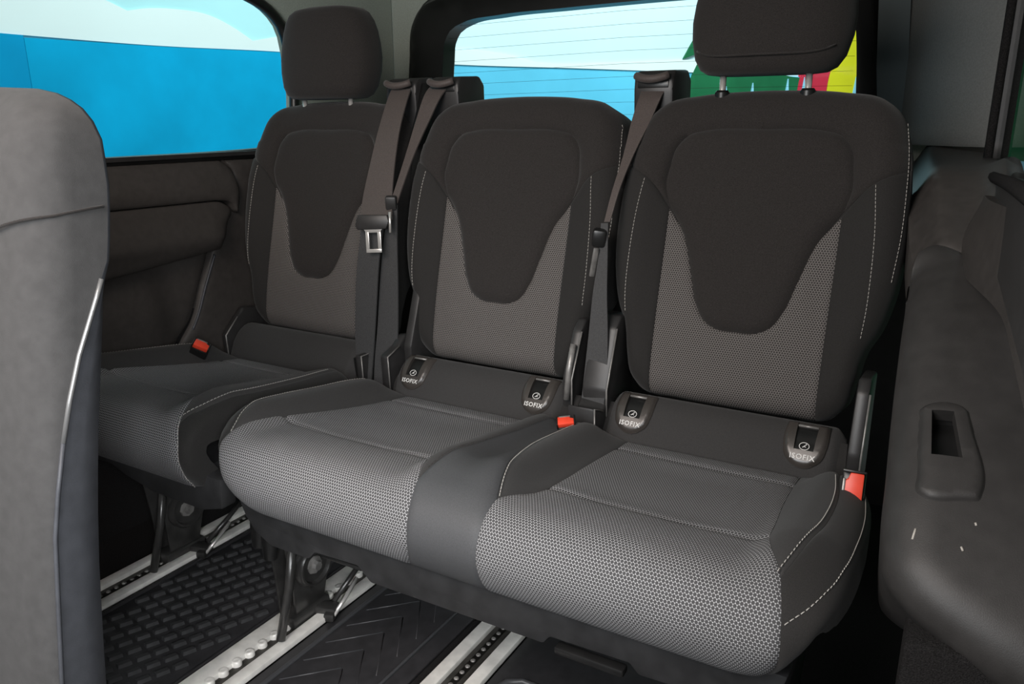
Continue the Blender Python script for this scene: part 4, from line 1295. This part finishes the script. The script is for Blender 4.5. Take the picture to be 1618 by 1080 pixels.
MB().box((-1.086, 1.343, .785), (.024, .018, .030), (.2, 0, .5), bev=.004).build('belt_stop', 'plastic', b2)

b3 = belt_thing('seat belt between the middle and right places, twisted, with its dark tongue folded flat', (-.57, 1.30, .40))
ribbon([((-0.584, 1.530, 1.029), (-0.530, 1.530, 1.027)), ((-0.575, 1.482, 1.001), (-0.530, 1.482, 1.000)), ((-0.577, 1.450, 0.954), (-0.539, 1.450, 0.954)), ((-0.574, 1.405, 0.890), (-0.554, 1.405, 0.890)), ((-0.576, 1.362, 0.828), (-0.562, 1.362, 0.829)), ((-0.577, 1.330, 0.773), (-0.565, 1.330, 0.774))], 'upper_webbing', 'belt', b3)
ribbon([((-0.582, 1.328, 0.771), (-0.568, 1.328, 0.772)), ((-0.582, 1.318, 0.704), (-0.563, 1.318, 0.705)), ((-0.586, 1.308, 0.645), (-0.558, 1.308, 0.647)), ((-0.587, 1.294, 0.562), (-0.548, 1.294, 0.566)), ((-0.588, 1.278, 0.478), (-0.541, 1.278, 0.485)), ((-0.582, 1.245, 0.385), (-0.538, 1.245, 0.392))], 'lower_webbing', 'beltgrey', b3)
tg = MB().box((-.583, 1.322, .745), (.026, .024, .034), (.15, .1, .4), bev=.006).build('tongue_grip', 'gloss', b3)
MB().box((-.588, 1.312, .700), (.010, .006, .055), (.12, .1, .9), bev=.002).build('tongue_blade', 'greysteel', tg)

# ---------------------------------------------------------------- seat in front, at the left edge
front = empty('front_row_seat', (-1.15, .55, 0.0), 'grey cloth seat back in front with dark vinyl flank, cut off by left picture edge', 'seat')
FZ = [.14, .20, .27, .34, .40, .465, .52, .58, .63, .682, .715, .747, .769, .79, .82, .85, .88, .91, .934, .955, .970, .980, .988, .994, .9985]
fyf = lambda z: .410 + .13 * (z - .27)
fyp = lambda z: np.interp(z, [.14, .27, .382, .465, .542, .617, .682, .747, .769], [.418, .429, .442, .452, .469, .491, .516, .548, .558])
fys = lambda z: np.interp(z, [.14, .2, .295, .43, .557, .67, .765, .796, .874, .934, .96, 1.0], [.484, .488, .496, .51, .529, .551, .568, .578, .590, .590, .584, .575])
fxr = lambda z: np.interp(z, [.14, .2, .60, .77, .80, .92, .945, .960, .972, .981, .988, .993, .9965, .9985], [-.916, -.916, -.912, -.910, -.909, -.909, -.911, -.916, -.928, -.945, -.966, -.992, -1.03, -1.10])
frings, vrings, pip = [], [], []
for z in FZ:
    xr, f, s_ = float(fxr(z)), float(fyf(z)), float(fys(z))
    k = max(0, (z - .93) / .07)
    f += .045 * k * k
    r = .050 * (1 - .3 * k)
    e = float(fyp(z)) if z < .77 else s_ - .008
    e = max(e, f + .014)
    half = [(xr - r * 1.4, f, z)]
    for q in range(1, 9):
        a = q / 8 * math.pi / 2
        half.append((xr - r * 1.1 + math.sin(a) * r * 1.1, f + (1 - math.cos(a)) * min(r, e - f), z))
    half.append((xr, e, z))
    flip = lambda L: [(-2.27 - p[0], p[1], p[2]) for p in L][::-1]
    frings.append(flip(half) + [(-1.185, f - .006, z), (-1.085, f - .006, z)] + half)
    back = [(xr, e, z), (xr - .001, (e + s_) / 2, z), (xr - .012, s_, z), (xr - .045, s_ + .016, z)]
    vrings.append(back + flip(back))
    if z < .775:
        pip.append((xr + .002, e - .001, z))
cov = MB().loft(frings, closed=False, cap=True).build('seat_back_cover', 'frontcloth', front, 60)
MB().loft(vrings, closed=False, cap=True).build('side_flank', 'vinyl', front, 60)
MB().tube(pip[7:], .0030, 8).build('edge_piping', 'silver', front, True)
MB().tube(pip[:8], .0028, 8).build('edge_piping', 'vinyl', front, True)
sm = crom([(-1.34, .800), (-1.20, .795), (-1.09, .805), (-1.02, .822), (-.965, .838), (-.935, .846), (-.912, .850)], .01)
MB().tube([(x, float(fyf(z)) - .0078 + max(0, min(1, (abs(x + 1.135) - .055) / .10)) * .006 + (1 - math.sqrt(max(0, 1 - max(0, (abs(x + 1.135) - .170) / .0555)**2))) * .048 - (.003 if x > -.985 else 0), z) for x, z in sm] + [(-.9075, .535, .853), (-.9065, .556, .855), (-.906, .572, .856)], .0018, 6).build('seam_line', 'knit', cov, True)
bs = MB().box((-1.24, .50, .128), (.24, .12, .228), bev=.02)
bs.build('seat_base', 'plastic', front)
